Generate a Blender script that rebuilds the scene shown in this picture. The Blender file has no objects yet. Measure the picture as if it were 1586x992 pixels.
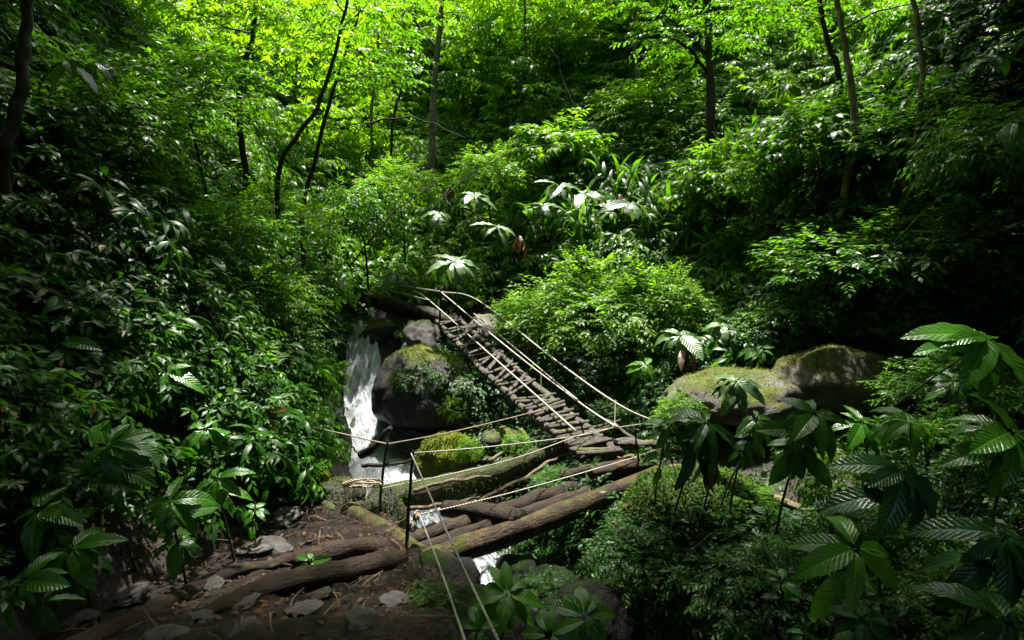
import bpy, math, random
import numpy as np
from mathutils import Vector, Matrix, noise

random.seed(7)
RS = np.random.RandomState(11)
scene = bpy.context.scene
COL = scene.collection

# ------------------------------------------------------------------ camera
CAM = Vector((0.0, 0.0, 2.4)); PITCH = math.radians(6.0); LENS = 20.0
FPX = 1586 * LENS / 36.0
cp, sp_ = math.cos(PITCH), math.sin(PITCH)

def P(px, py, Y):
    """world point seen at pixel (px, py) of the photograph, at distance Y ahead"""
    u = (px - 793.0) / FPX; v = (496.0 - py) / FPX
    t = Y / (cp + v * sp_)
    return Vector((u * t, Y, CAM.z + t * (v * cp - sp_)))

cam = bpy.data.cameras.new("camera"); cam.lens = LENS; cam.sensor_width = 36.0
cam.clip_start = 0.05; cam.clip_end = 500
co = bpy.data.objects.new("camera", cam); COL.objects.link(co)
co.location = CAM; co.rotation_euler = (math.radians(90) - PITCH, 0, 0)
scene.camera = co

# ------------------------------------------------------------------ terrain
def smooth(a):
    a = np.clip(a, 0, 1); return a * a * (3 - 2 * a)

def wob(x, y):
    return (np.sin(x * 1.7 + 1.3 * np.sin(y * 0.9)) * np.cos(y * 1.4 + 0.7 * np.sin(x * 1.1)) * 0.5
            + np.sin(x * 3.9 + y * 2.1) * 0.22 + np.sin(y * 4.7 - x * 2.6 + 1.0) * 0.18
            + np.sin(x * 9.1 + 3 * np.sin(y * 5.0)) * 0.07 + np.sin(y * 10.3 + 2.2 * np.sin(x * 6.1)) * 0.07)

def xc(y): return np.interp(y, [-10, 0, 2.5, 4.2, 5.8, 7.5, 9.3, 10.5, 12, 14, 20, 45], [2.2, 1.3, .75, .5, -.3, -1.35, -2.1, -2.75, -3.2, -3.6, -4, -5])
def zc(y): return np.interp(y, [-10, 0, 2.5, 4.2, 5.8, 9, 9.7, 10.5, 12, 14, 20, 60], [-3.2, -2.4, -1.9, -1.35, -1.0, -.8, -.55, -.08, .82, 1.6, 5, 36])
def wch(y): return np.interp(y, [0, 4.2, 5.8, 7, 9.3, 10.5, 12, 14], [.5, .45, .55, .75, .58, .3, .16, .12])

def H(x, y):
    x = np.asarray(x, float); y = np.asarray(y, float)
    c = xc(y); w = wch(y); z0 = zc(y)
    dl = c - w - x; dr = x - c - w
    zpl = np.interp(y, [-5, 1.5, 3, 4.4, 6.5, 8], [1.0, .72, .29, -.14, -.3, -.3])
    xw = np.interp(y, [-6, 0, 3, 4.5, 5.5, 6.5, 7.5, 9, 10.5, 12, 14, 20, 45], [-2.2, -2.5, -2.75, -2.65, -2.35, -2.25, -2.35, -2.75, -3.35, -3.6, -3.9, -4.3, -5.3])
    hl = z0 + smooth(dl / .6) * np.maximum(zpl - z0, 0) + np.maximum(0, xw - x) * np.interp(y, [0, 6, 9, 20], [1.35, 1.5, 1.5, .8])
    zr = np.interp(y, [-5, 0, 3, 5, 7, 8.5], [.3, .2, .1, -.22, -.08, .5]) + np.interp(y, [0, 4.2, 5.2, 7.6, 8.4], [.3, .28, .12, .12, .3]) * np.maximum(0, x - 1.6)
    xr = np.interp(y, [-5, 0, 3, 6, 8, 10, 14], [3.2, 3.2, 3.6, 5.4, 4.6, 3.6, 4.5])
    hr = z0 + smooth(dr / .9) * np.maximum(zr - z0, 0) + np.maximum(0, x - xr) * np.interp(y, [0, 6, 12, 20], [1.2, 1.3, 1.1, .6])
    ys = np.interp(x, [-6, -2.2, -1.0, 1.5, 4, 8], [14, 11.9, 11.4, 9.9, 8.7, 8.2])
    hb = np.interp(y - ys, [-50, 0, 1.5, 20, 60], [-40, .55, 1.6, 16.5, 50])
    hr = hr - 1.25 * np.exp(-((x - .7) / 1.25) ** 4 - ((y - 8.4) / 1.25) ** 4)
    h = np.where(x < c, hl, hr)
    h = np.where(np.abs(x - c) < w, z0, h)
    h = np.where(x > c + w * .5, np.maximum(h, hb), h)
    ax = np.abs(x - c)
    onpath = smooth((x - xw + .25) / .5) * smooth((7.0 - y) / .8) * smooth((dl - .1) / .5)
    amp = np.clip((ax - w) / 1.0, .05, 1) * (1 - .9 * onpath)
    return h + wob(x, y) * .22 * amp

def h1(x, y): return float(H(x, y))

def PG(px, py, r, lift=.3):
    """the point at that pixel where a log of radius r lies on the ground"""
    y = 1.8
    while y < 9:
        q = P(px, py, y)
        if q.z <= h1(q.x, q.y) + r * lift + .05: break
        y += .02
    return (*q, r)
# ------------------------------------------------------------------ materials
def newmat(name):
    m = bpy.data.materials.new(name); m.use_nodes = True
    nt = m.node_tree; nt.nodes.clear()
    out = nt.nodes.new('ShaderNodeOutputMaterial')
    return m, nt, out
def N(nt, t, **k):
    n = nt.nodes.new(t)
    for a, b in k.items(): setattr(n, a, b)
    return n
def L(nt, a, b): nt.links.new(a, b)
def ramp(nt, src, stops):
    r = N(nt, 'ShaderNodeValToRGB'); e = r.color_ramp.elements
    while len(e) < len(stops): e.new(0.5)
    for i, (p, c) in enumerate(stops):
        e[i].position = p; e[i].color = (c[0], c[1], c[2], 1) if len(c) == 3 else c
    L(nt, src, r.inputs[0]); return r.outputs[0]
def math_(nt, op, a, b=None, c=None):
    n = N(nt, 'ShaderNodeMath', operation=op)
    for i, v in enumerate((a, b, c)):
        if v is None: continue
        if isinstance(v, (int, float)): n.inputs[i].default_value = v
        else: L(nt, v, n.inputs[i])
    return n.outputs[0]
def mixc(nt, f, a, b):
    n = N(nt, 'ShaderNodeMix', data_type='RGBA')
    for s, v in ((n.inputs[0], f), (n.inputs[6], a), (n.inputs[7], b)):
        if isinstance(v, (int, float)): s.default_value = v
        elif isinstance(v, tuple): s.default_value = (v[0], v[1], v[2], 1)
        else: L(nt, v, s)
    return n.outputs[2]
def noise_(nt, vec, scale, detail=4, rough=.55, dist=0):
    n = N(nt, 'ShaderNodeTexNoise'); n.inputs['Scale'].default_value = scale
    n.inputs['Detail'].default_value = detail; n.inputs['Roughness'].default_value = rough
    n.inputs['Distortion'].default_value = dist
    if vec is not None: L(nt, vec, n.inputs['Vector'])
    return n.outputs['Fac']

def leaf_mat(name, dark, light, trans, rough=.33, tw=.38, vein=0.0, spec=.5, brown=0.0):
    m, nt, out = newmat(name)
    at = N(nt, 'ShaderNodeAttribute', attribute_name='tint').outputs['Fac']
    oi = N(nt, 'ShaderNodeObjectInfo').outputs['Random']
    t = math_(nt, 'ADD', math_(nt, 'MULTIPLY', at, .7), math_(nt, 'MULTIPLY', oi, .3))
    base = mixc(nt, t, dark, light)
    if brown > 0:
        sel = math_(nt, 'GREATER_THAN', at, 1 - brown)
        base = mixc(nt, sel, base, (.14, .075, .02))
    p = N(nt, 'ShaderNodeBsdfPrincipled')
    trc = mixc(nt, t, tuple(c * .6 for c in trans), trans)
    uv = N(nt, 'ShaderNodeUVMap', uv_map='uv').outputs[0]
    if vein > 0:
        s = N(nt, 'ShaderNodeSeparateXYZ'); L(nt, uv, s.inputs[0])
        au = math_(nt, 'ABSOLUTE', math_(nt, 'SUBTRACT', s.outputs[0], .5))
        rib = math_(nt, 'LESS_THAN', au, .022)
        base = mixc(nt, math_(nt, 'MULTIPLY', rib, .6), base, tuple(min(1, c * 2.2 + .02) for c in light))
        ph = math_(nt, 'SUBTRACT', math_(nt, 'MULTIPLY', s.outputs[1], 11.0), math_(nt, 'MULTIPLY', au, 5.0))
        w = math_(nt, 'ABSOLUTE', math_(nt, 'SINE', math_(nt, 'MULTIPLY', ph, math.pi)))
        w = math_(nt, 'POWER', w, .45)
        hgt = math_(nt, 'MULTIPLY', w, math_(nt, 'MINIMUM', math_(nt, 'MULTIPLY', au, 9), 1.0))
        nz = noise_(nt, uv, 14, 2)
        bl = noise_(nt, N(nt, 'ShaderNodeNewGeometry').outputs['Position'], 34, 3, .6)
        base = mixc(nt, ramp(nt, bl, [(.70, (0, 0, 0)), (.74, (.8, .8, .8))]), base, (.11, .075, .015))
        base = mixc(nt, ramp(nt, bl, [(.25, (.5, .5, .5)), (.5, (0, 0, 0))]), base, tuple(c * 1.6 for c in light))
        hgt = math_(nt, 'ADD', hgt, math_(nt, 'MULTIPLY', nz, .5))
        b = N(nt, 'ShaderNodeBump'); b.inputs['Strength'].default_value = vein; b.inputs['Distance'].default_value = .012
        L(nt, hgt, b.inputs['Height']); L(nt, b.outputs[0], p.inputs['Normal'])
    L(nt, base, p.inputs['Base Color'])
    p.inputs['Roughness'].default_value = rough
    p.inputs['Specular IOR Level'].default_value = spec
    tr = N(nt, 'ShaderNodeBsdfTranslucent'); L(nt, trc, tr.inputs[0])
    mx = N(nt, 'ShaderNodeMixShader'); mx.inputs[0].default_value = tw
    L(nt, p.outputs[0], mx.inputs[1]); L(nt, tr.outputs[0], mx.inputs[2]); L(nt, mx.outputs[0], out.inputs[0])
    return m

G = {}
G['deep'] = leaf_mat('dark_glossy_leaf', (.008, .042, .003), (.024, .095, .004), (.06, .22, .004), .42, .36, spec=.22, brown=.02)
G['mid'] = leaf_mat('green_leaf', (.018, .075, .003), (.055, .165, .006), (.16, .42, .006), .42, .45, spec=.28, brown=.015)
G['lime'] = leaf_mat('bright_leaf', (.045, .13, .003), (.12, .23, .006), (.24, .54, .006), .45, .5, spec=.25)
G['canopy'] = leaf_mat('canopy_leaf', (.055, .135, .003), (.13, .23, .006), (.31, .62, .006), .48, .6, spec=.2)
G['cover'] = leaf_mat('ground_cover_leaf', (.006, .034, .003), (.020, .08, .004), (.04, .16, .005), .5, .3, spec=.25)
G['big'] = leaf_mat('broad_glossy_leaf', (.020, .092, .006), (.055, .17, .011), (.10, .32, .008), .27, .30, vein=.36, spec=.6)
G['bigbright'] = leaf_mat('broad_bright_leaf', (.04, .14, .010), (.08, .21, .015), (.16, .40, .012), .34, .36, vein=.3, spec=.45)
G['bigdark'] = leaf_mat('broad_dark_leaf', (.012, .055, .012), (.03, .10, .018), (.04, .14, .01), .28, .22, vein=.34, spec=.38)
G['pale'] = leaf_mat('painted_sheen_leaf', (.045, .11, .035), (.09, .17, .06), (.14, .28, .03), .34, .25, vein=.4, spec=.5)  # sheen of the sky put into the colour as a paler base
G['brown'] = leaf_mat('withered_leaf', (.05, .022, .008), (.16, .075, .02), (.14, .06, .01), .55, .25)
G['litter'] = leaf_mat('leaf_litter', (.018, .010, .005), (.085, .042, .015), (.03, .012, .003), .75, .1, spec=.15)
G['moss2'] = leaf_mat('green_moss_fibre', (.02, .05, .004), (.06, .12, .008), (.08, .18, .01), .7, .3, spec=.2)
G['moss'] = leaf_mat('moss_fibre', (.05, .075, .006), (.15, .19, .012), (.18, .22, .01), .7, .3, spec=.2)

def bark_mat(name, c1, c2, moss=.0, scale=6, rough=.55, mosscol=(.09, .12, .01), wet=.5, ochre=0):
    m, nt, out = newmat(name)
    uv = N(nt, 'ShaderNodeUVMap', uv_map='uv').outputs[0]
    mp = N(nt, 'ShaderNodeMapping'); mp.inputs['Scale'].default_value = (1, .22, 1); L(nt, uv, mp.inputs[0])
    geo = N(nt, 'ShaderNodeNewGeometry')
    n1 = noise_(nt, mp.outputs[0], scale * 6, 6, .65, 1.2)
    n2 = noise_(nt, geo.outputs['Position'], scale * 1.2, 5, .6)
    n3 = noise_(nt, geo.outputs['Position'], 38, 4, .7)
    base = mixc(nt, ramp(nt, n1, [(.3, (0, 0, 0)), (.72, (1, 1, 1))]), c1, c2)
    base = mixc(nt, ramp(nt, n2, [(.52, (0, 0, 0)), (.75, (.7, .7, .7))]), base, tuple(x * 1.5 for x in c2))
    n5 = noise_(nt, geo.outputs['Position'], 8.5, 7, .72, .5); n6 = noise_(nt, geo.outputs['Position'], 5.3, 5, .7, .3)
    base = mixc(nt, ramp(nt, n5, [(.34, (.85, .85, .85)), (.52, (0, 0, 0))]), base, tuple(x * .45 for x in c1))
    if ochre > 0:
        base = mixc(nt, ramp(nt, math_(nt, 'ADD', math_(nt, 'MULTIPLY', n6, .55), math_(nt, 'MULTIPLY', n3, .45)), [(.58 - ochre * .07, (0, 0, 0)), (.66 - ochre * .07, (.7, .7, .7))]), base, (.095, .062, .014))
    p = N(nt, 'ShaderNodeBsdfPrincipled')
    ro = rough
    if moss > 0:
        sx = N(nt, 'ShaderNodeSeparateXYZ'); L(nt, geo.outputs['Normal'], sx.inputs[0])
        f = math_(nt, 'ADD', math_(nt, 'MULTIPLY', sx.outputs[2], .25), n2)
        f = math_(nt, 'ADD', f, math_(nt, 'MULTIPLY', n3, .25))
        f = ramp(nt, f, [(.92 - moss * .45, (0, 0, 0)), (1.02 - moss * .45, (1, 1, 1))])
        n4 = noise_(nt, geo.outputs['Position'], 12, 5, .65)
        mc = mixc(nt, ramp(nt, math_(nt, 'ADD', math_(nt, 'MULTIPLY', n3, .5), math_(nt, 'MULTIPLY', n4, .5)), [(.36, (0, 0, 0)), (.64, (1, 1, 1))]), tuple(x * .2 for x in mosscol), tuple(x * 1.6 for x in mosscol))
        base = mixc(nt, f, base, mc)
        ro = math_(nt, 'ADD', math_(nt, 'MULTIPLY', f, .35), rough)
    L(nt, base, p.inputs['Base Color'])
    if isinstance(ro, float): p.inputs['Roughness'].default_value = ro
    else: L(nt, ro, p.inputs['Roughness'])
    p.inputs['Specular IOR Level'].default_value = wet
    hh = math_(nt, 'ADD', math_(nt, 'ADD', n1, math_(nt, 'MULTIPLY', n3, .6)), math_(nt, 'MULTIPLY', n5, 1.2))
    b = N(nt, 'ShaderNodeBump'); b.inputs['Strength'].default_value = .8; b.inputs['Distance'].default_value = .02
    L(nt, hh, b.inputs['Height']); L(nt, b.outputs[0], p.inputs['Normal'])
    L(nt, p.outputs[0], out.inputs[0])
    return m
B = {}
B['wet'] = bark_mat('wet_brown_bark', (.009, .005, .003), (.032, .017, .009), 0, 5, .5, wet=.2, ochre=.5)
B['mossy'] = bark_mat('mossy_bark', (.010, .006, .003), (.040, .020, .010), .12, 5, .5, (.04, .05, .006), wet=.2, ochre=1)
B['verymossy'] = bark_mat('moss_covered_bark', (.03, .02, .012), (.08, .05, .03), .5, 5, .6, (.028, .042, .005))
B['grey'] = bark_mat('grey_weathered_wood', (.016, .011, .008), (.072, .05, .037), .08, 6, .5)
B['tree'] = bark_mat('grey_tree_bark', (.05, .038, .028), (.20, .165, .13), .12, 4, .75, wet=.3)
B['dark'] = bark_mat('dark_tree_bark', (.010, .007, .005), (.035, .025, .018), .06, 4, .7, wet=.3)
B['vine'] = bark_mat('pale_vine_bark', (.16, .11, .065), (.42, .32, .2), .05, 4, .7, wet=.3)
B['stem'] = bark_mat('green_stem', (.02, .035, .01), (.05, .06, .02), 0, 8, .5)
B['stick'] = bark_mat('dry_stick', (.08, .05, .03), (.26, .17, .10), .08, 8, .6)

def rock_mat(name, c1, c2, moss, mosscol=(.10, .13, .008), rough=.35, spec=.4):
    m, nt, out = newmat(name)
    geo = N(nt, 'ShaderNodeNewGeometry')
    pos = geo.outputs['Position']
    n1 = noise_(nt, pos, 3.2, 8, .62, .6); n2 = noise_(nt, pos, 1.7, 5, .6); n3 = noise_(nt, pos, 45, 5, .7)
    base = mixc(nt, ramp(nt, n1, [(.32, (0, 0, 0)), (.7, (1, 1, 1))]), c1, c2)
    vo = N(nt, 'ShaderNodeTexVoronoi', feature='DISTANCE_TO_EDGE'); vo.inputs['Scale'].default_value = 2.3; L(nt, pos, vo.inputs['Vector'])
    base = mixc(nt, ramp(nt, vo.outputs[0], [(0, (.7, .7, .7)), (.03, (0, 0, 0))]), base, tuple(x * .3 for x in c1))
    sx = N(nt, 'ShaderNodeSeparateXYZ'); L(nt, geo.outputs['Normal'], sx.inputs[0])
    f = math_(nt, 'ADD', math_(nt, 'MULTIPLY', sx.outputs[2], .42), math_(nt, 'ADD', n2, math_(nt, 'MULTIPLY', n3, .22)))
    f = ramp(nt, f, [(1.18 - moss * .6, (0, 0, 0)), (1.30 - moss * .6, (1, 1, 1))]) if moss > 0 else 0.0
    n4 = noise_(nt, pos, 9, 5, .65)
    mc = mixc(nt, ramp(nt, math_(nt, 'ADD', math_(nt, 'MULTIPLY', n3, .5), math_(nt, 'MULTIPLY', n4, .5)), [(.36, (0, 0, 0)), (.64, (1, 1, 1))]), tuple(x * .22 for x in mosscol), tuple(x * 1.5 for x in mosscol))
    base = mixc(nt, f, base, mc)
    p = N(nt, 'ShaderNodeBsdfPrincipled'); L(nt, base, p.inputs['Base Color']); p.inputs['Specular IOR Level'].default_value = spec
    if moss > 0: L(nt, math_(nt, 'ADD', math_(nt, 'MULTIPLY', f, .45), rough), p.inputs['Roughness'])
    else: p.inputs['Roughness'].default_value = rough
    b = N(nt, 'ShaderNodeBump'); b.inputs['Strength'].default_value = .9; b.inputs['Distance'].default_value = .045
    L(nt, math_(nt, 'ADD', n1, math_(nt, 'MULTIPLY', n3, .8)), b.inputs['Height']); L(nt, b.outputs[0], p.inputs['Normal'])
    L(nt, p.outputs[0], out.inputs[0]); return m
R_ = {}
R_['wet'] = rock_mat('wet_dark_rock', (.010, .010, .010), (.036, .034, .032), .50, rough=.32, spec=.3)
R_['bare'] = rock_mat('grey_rock', (.04, .036, .032), (.18, .165, .145), .50, (.08, .10, .012), .5)
R_['mound'] = rock_mat('green_moss_mound', (.02, .02, .015), (.05, .05, .04), .95, (.035, .06, .006), .6)
R_['black'] = rock_mat('shade_black_wet_rock', (.005, .005, .005), (.015, .015, .013), .40, (.012, .026, .003), rough=.5, spec=.15)  # shade of the gully put into the colour: near-black rock and moss
R_['stone'] = rock_mat('flat_path_stone', (.04, .037, .035), (.13, .12, .11), 0, rough=.3)
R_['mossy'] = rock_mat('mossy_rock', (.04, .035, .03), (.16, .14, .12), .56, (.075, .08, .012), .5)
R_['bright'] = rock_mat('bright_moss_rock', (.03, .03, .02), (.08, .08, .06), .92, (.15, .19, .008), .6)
R_['shade'] = rock_mat('shaded_moss_rock', (.03, .028, .024), (.045, .042, .038), .46, (.022, .036, .005), .6)  # darker copy of the mossy rock, shade put into its colour

def soil_mat(name, c1, c2, c3, rough, bump):
    m, nt, out = newmat(name)
    pos = N(nt, 'ShaderNodeNewGeometry').outputs['Position']
    n1 = noise_(nt, pos, 2.2, 8, .65, .4); n2 = noise_(nt, pos, 14, 6, .7, .8); n3 = noise_(nt, pos, 60, 4, .7)
    base = mixc(nt, ramp(nt, n1, [(.35, (0, 0, 0)), (.65, (1, 1, 1))]), c1, c2)
    base = mixc(nt, ramp(nt, n2, [(.56, (0, 0, 0)), (.68, (1, 1, 1))]), base, c3)
    p = N(nt, 'ShaderNodeBsdfPrincipled'); L(nt, base, p.inputs['Base Color'])
    L(nt, math_(nt, 'ADD', math_(nt, 'MULTIPLY', n1, .35), rough), p.inputs['Roughness'])
    b = N(nt, 'ShaderNodeBump'); b.inputs['Strength'].default_value = 1.0; b.inputs['Distance'].default_value = bump
    L(nt, math_(nt, 'ADD', n2, math_(nt, 'MULTIPLY', n3, .5)), b.inputs['Height']); L(nt, b.outputs[0], p.inputs['Normal'])
    L(nt, p.outputs[0], out.inputs[0]); return m
M_ground = soil_mat('forest_soil', (.008, .006, .004), (.030, .020, .012), (.045, .030, .016), .5, .06)
M_path = soil_mat('wet_mud', (.008, .006, .0045), (.024, .016, .012), (.044, .030, .022), .06, .06)

def rope_mat(name, c):
    m, nt, out = newmat(name)
    uv = N(nt, 'ShaderNodeUVMap', uv_map='uv').outputs[0]
    s = N(nt, 'ShaderNodeSeparateXYZ'); L(nt, uv, s.inputs[0])
    w = math_(nt, 'SINE', math_(nt, 'ADD', math_(nt, 'MULTIPLY', s.outputs[1], 210.0), math_(nt, 'MULTIPLY', s.outputs[0], 12.566)))
    w = math_(nt, 'MULTIPLY_ADD', w, .5, .5)
    n = noise_(nt, N(nt, 'ShaderNodeNewGeometry').outputs['Position'], 9, 4)
    base = mixc(nt, math_(nt, 'MULTIPLY', n, .9), c, tuple(x * .45 for x in c))
    base = mixc(nt, math_(nt, 'MULTIPLY', w, .35), base, tuple(x * .5 for x in c))
    p = N(nt, 'ShaderNodeBsdfPrincipled'); L(nt, base, p.inputs['Base Color']); p.inputs['Roughness'].default_value = .8
    b = N(nt, 'ShaderNodeBump'); b.inputs['Distance'].default_value = .004; L(nt, w, b.inputs['Height']); L(nt, b.outputs[0], p.inputs['Normal'])
    L(nt, p.outputs[0], out.inputs[0]); return m
M_rope = rope_mat('pale_rope', (.54, .50, .43)); M_tan = rope_mat('tan_rope', (.42, .33, .23))

def water_mat():
    m, nt, out = newmat('white_water')
    uv = N(nt, 'ShaderNodeUVMap', uv_map='uv').outputs[0]
    mp = N(nt, 'ShaderNodeMapping'); mp.inputs['Scale'].default_value = (4.5, .8, 1); L(nt, uv, mp.inputs[0])
    n1 = noise_(nt, mp.outputs[0], 2.6, 8, .68, 1.4)
    n2 = noise_(nt, N(nt, 'ShaderNodeNewGeometry').outputs['Position'], 11, 6, .7, .8)
    n3w = math_(nt, 'ADD', math_(nt, 'MULTIPLY', noise_(nt, mp.outputs[0], 6.5, 8, .75, 2.0), .6), math_(nt, 'MULTIPLY', n2, .4))
    fo = N(nt, 'ShaderNodeAttribute', attribute_name='foam').outputs['Fac']
    s = math_(nt, 'ADD', math_(nt, 'MULTIPLY', n1, .65), math_(nt, 'MULTIPLY', n2, .35))
    s = math_(nt, 'ADD', s, math_(nt, 'SUBTRACT', fo, .5))
    f = ramp(nt, s, [(.40, (.02, .02, .02)), (.50, (.30, .30, .30)), (.62, (1, 1, 1))])
    d = N(nt, 'ShaderNodeBsdfPrincipled'); d.inputs['Base Color'].default_value = (.02, .028, .03, 1); d.inputs['Roughness'].default_value = .06
    w = N(nt, 'ShaderNodeBsdfPrincipled'); L(nt, mixc(nt, ramp(nt, n3w, [(.36, (0, 0, 0)), (.62, (1, 1, 1))]), (.13, .16, .18), (.62, .66, .70)), w.inputs['Base Color']); w.inputs['Roughness'].default_value = .45
    w.inputs['Subsurface Weight'].default_value = 0
    b = N(nt, 'ShaderNodeBump'); b.inputs['Distance'].default_value = .09; b.inputs['Strength'].default_value = 1.0
    L(nt, s, b.inputs['Height']); L(nt, b.outputs[0], d.inputs['Normal']); L(nt, b.outputs[0], w.inputs['Normal'])
    mx = N(nt, 'ShaderNodeMixShader'); L(nt, f, mx.inputs[0]); L(nt, d.outputs[0], mx.inputs[1]); L(nt, w.outputs[0], mx.inputs[2])
    L(nt, mx.outputs[0], out.inputs[0]); return m
M_water = water_mat()

# ------------------------------------------------------------------ mesh helpers
def mesh_np(name, V, F, mat, UV=None, tint=None, sm=True):
    """V (n,3), F (m,4) quads, UV per vertex (n,2), tint per vertex (n,)"""
    me = bpy.data.meshes.new(name)
    V = np.asarray(V, np.float32); F = np.asarray(F, np.int32)
    me.vertices.add(len(V)); me.vertices.foreach_set('co', V.ravel())
    k = F.shape[1]
    me.loops.add(F.size); me.loops.foreach_set('vertex_index', F.ravel())
    me.polygons.add(len(F)); me.polygons.foreach_set('loop_start', np.arange(0, F.size, k, dtype=np.int32))
    me.update(calc_edges=True)
    if UV is not None:
        l = me.uv_layers.new(name='uv'); l.data.foreach_set('uv', np.asarray(UV, np.float32)[F.ravel()].ravel())
    if tint is not None:
        a = me.attributes.new('tint', 'FLOAT', 'POINT'); a.data.foreach_set('value', np.asarray(tint, np.float32))
    if sm: me.polygons.foreach_set('use_smooth', np.ones(len(F), bool))
    if mat: me.materials.append(mat)
    me.validate(); return me

def tag(o, label=None, cat=None, group=None, kind=None):
    for k, v in (('label', label), ('category', cat), ('group', group), ('kind', kind)):
        if v: o[k] = v
    return o
def link(name, me, parent=None, mw=None):
    o = bpy.data.objects.new(name, me); COL.objects.link(o)
    if parent is not None:
        o.parent = parent
        if mw is None: mw = Matrix.Translation(-parent.location)   # mesh in world coordinates
    if mw is not None: o.matrix_local = mw
    return o
def empty(name, loc, label, cat, group=None):
    o = bpy.data.objects.new(name, None); COL.objects.link(o); o.location = loc; o.empty_display_size = .1
    return tag(o, label, cat, group)

def spline(pts, n):
    """Catmull-Rom through pts (with radius in column 3)"""
    A = np.array(pts, float)
    if len(A) == 2:
        t = np.linspace(0, 1, n)[:, None]; return A[0] * (1 - t) + A[1] * t
    A = np.vstack([2 * A[0] - A[1], A, 2 * A[-1] - A[-2]])
    out = []
    m = len(A) - 3
    for s in np.linspace(0, m - 1e-6, n):
        i = int(s); t = s - i
        p0, p1, p2, p3 = A[i:i + 4]
        out.append(.5 * (2 * p1 + (p2 - p0) * t + (2 * p0 - 5 * p1 + 4 * p2 - p3) * t * t + (3 * p1 - p0 - 3 * p2 + p3) * t ** 3))
    return np.array(out)

def tube_geo(pts, n=24, sides=10, rough=.0, seed=0, cap=True, kink=0.0):
    C = spline(pts, n); c = C[:, :3]; r = C[:, 3]
    if kink:
        for i in range(n):
            q = Vector((i * .37 + seed * 3.1, seed * 7.7, .5))
            c[i] += np.array(noise.noise_vector(q)) * kink
    T = np.gradient(c, axis=0); T /= np.linalg.norm(T, axis=1)[:, None] + 1e-9
    up = np.array([0, 0, 1.0]) if abs(T[0, 2]) < .9 else np.array([1.0, 0, 0])
    V = []; UV = []; ln = 0
    for i in range(n):
        if i: ln += np.linalg.norm(c[i] - c[i - 1])
        a = np.cross(T[i], up); a /= np.linalg.norm(a) + 1e-9
        b = np.cross(a, T[i]); up = b
        for k in range(sides):
            th = 2 * math.pi * k / sides
            rr = r[i]
            if rough: rr *= 1 + rough * noise.noise(Vector((math.cos(th) * 1.3 + seed, math.sin(th) * 1.3, ln / (max(r[0], .02) * 4) + seed * 5))) * 2
            V.append(c[i] + rr * (math.cos(th) * a + math.sin(th) * b)); UV.append((k / sides if k <= sides / 2 else 1 - k / sides, ln))
    F = []
    for i in range(n - 1):
        for k in range(sides):
            k2 = (k + 1) % sides
            F.append((i * sides + k, i * sides + k2, (i + 1) * sides + k2, (i + 1) * sides + k))
    if cap:
        for i0, e in ((0, 0), ((n - 1) * sides, n - 1)):
            ci = len(V)
            V.append(c[e]); UV.append((.5, ln))
            for k in range(0, sides, 2):
                a_, b_, d_ = i0 + k, i0 + (k + 1) % sides, i0 + (k + 2) % sides
                F.append((ci, a_, b_, d_) if e else (ci, d_, b_, a_))
    return np.array(V), np.array(F), np.array(UV)

def tube(name, pts, mat, parent=None, **k):
    V, F, UV = tube_geo(pts, **k)
    if parent is None:
        o = np.array(pts[0][:3]); me = mesh_np(name, V - o, F, mat, UV); ob = link(name, me); ob.location = o; return ob
    return link(name, mesh_np(name, V, F, mat, UV), parent)

def merge(parts):
    V = []; F = []; U = []; T = []; n = 0
    for v, f, u, t in parts:
        V.append(v); F.append(f + n); U.append(u); T.append(t); n += len(v)
    return np.vstack(V), np.vstack(F), np.vstack(U), np.concatenate(T)

# ------------------------------------------------------------------ leaves
def leaf_tpl(na=3, nx=1, w=.36, droop=.6, fold=.3, lobe=.62, ripple=0.0):
    t = np.linspace(0, 1, na + 1)
    prof = (t ** lobe) * ((1 - t) ** .85); prof = prof / prof.max() * w * .5
    prof = np.maximum(prof, .006)
    th = -droop * t
    dx = np.cos(th); dz = np.sin(th)
    X = np.concatenate([[0], np.cumsum((dx[1:] + dx[:-1]) / 2 / na)]); Z = np.concatenate([[0], np.cumsum((dz[1:] + dz[:-1]) / 2 / na)])
    us = np.linspace(-1, 1, 2 * nx + 1)
    V = []; UV = []
    for i in range(na + 1):
        for u in us:
            z = Z[i] + fold * abs(u) * prof[i] - .35 * fold * u * u * prof[i] + ripple * math.sin(t[i] * 23 - abs(u) * 3) * prof[i] * abs(u)
            V.append((X[i], u * prof[i], z)); UV.append((u * .5 * min(1, prof[i] / (w * .5)) + .5, t[i]))
    m = len(us); F = []
    for i in range(na):
        for k in range(m - 1):
            F.append((i * m + k, (i + 1) * m + k, (i + 1) * m + k + 1, i * m + k + 1))
    return np.array(V), np.array(F), np.array(UV)

def nrm(a): return a / (np.linalg.norm(a, axis=-1, keepdims=True) + 1e-9)

def place_leaves(tpl, pos, fwd, up, scale, rs):
    """tpl copied to n places; returns geometry tuple"""
    V0, F0, U0 = tpl; n = len(pos)
    x = nrm(fwd); z = up - (up * x).sum(1)[:, None] * x; z = nrm(z); y = np.cross(z, x)
    M = np.stack([x, y, z], 2)                                   # n,3,3
    V = np.einsum('nij,vj->nvi', M, V0) * np.asarray(scale)[:, None, None] + pos[:, None, :]
    F = F0[None] + (np.arange(n) * len(V0))[:, None, None]
    T = np.repeat(rs.rand(n), len(V0))
    return V.reshape(-1, 3), F.reshape(-1, 4), np.tile(U0, (n, 1)), T

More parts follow.
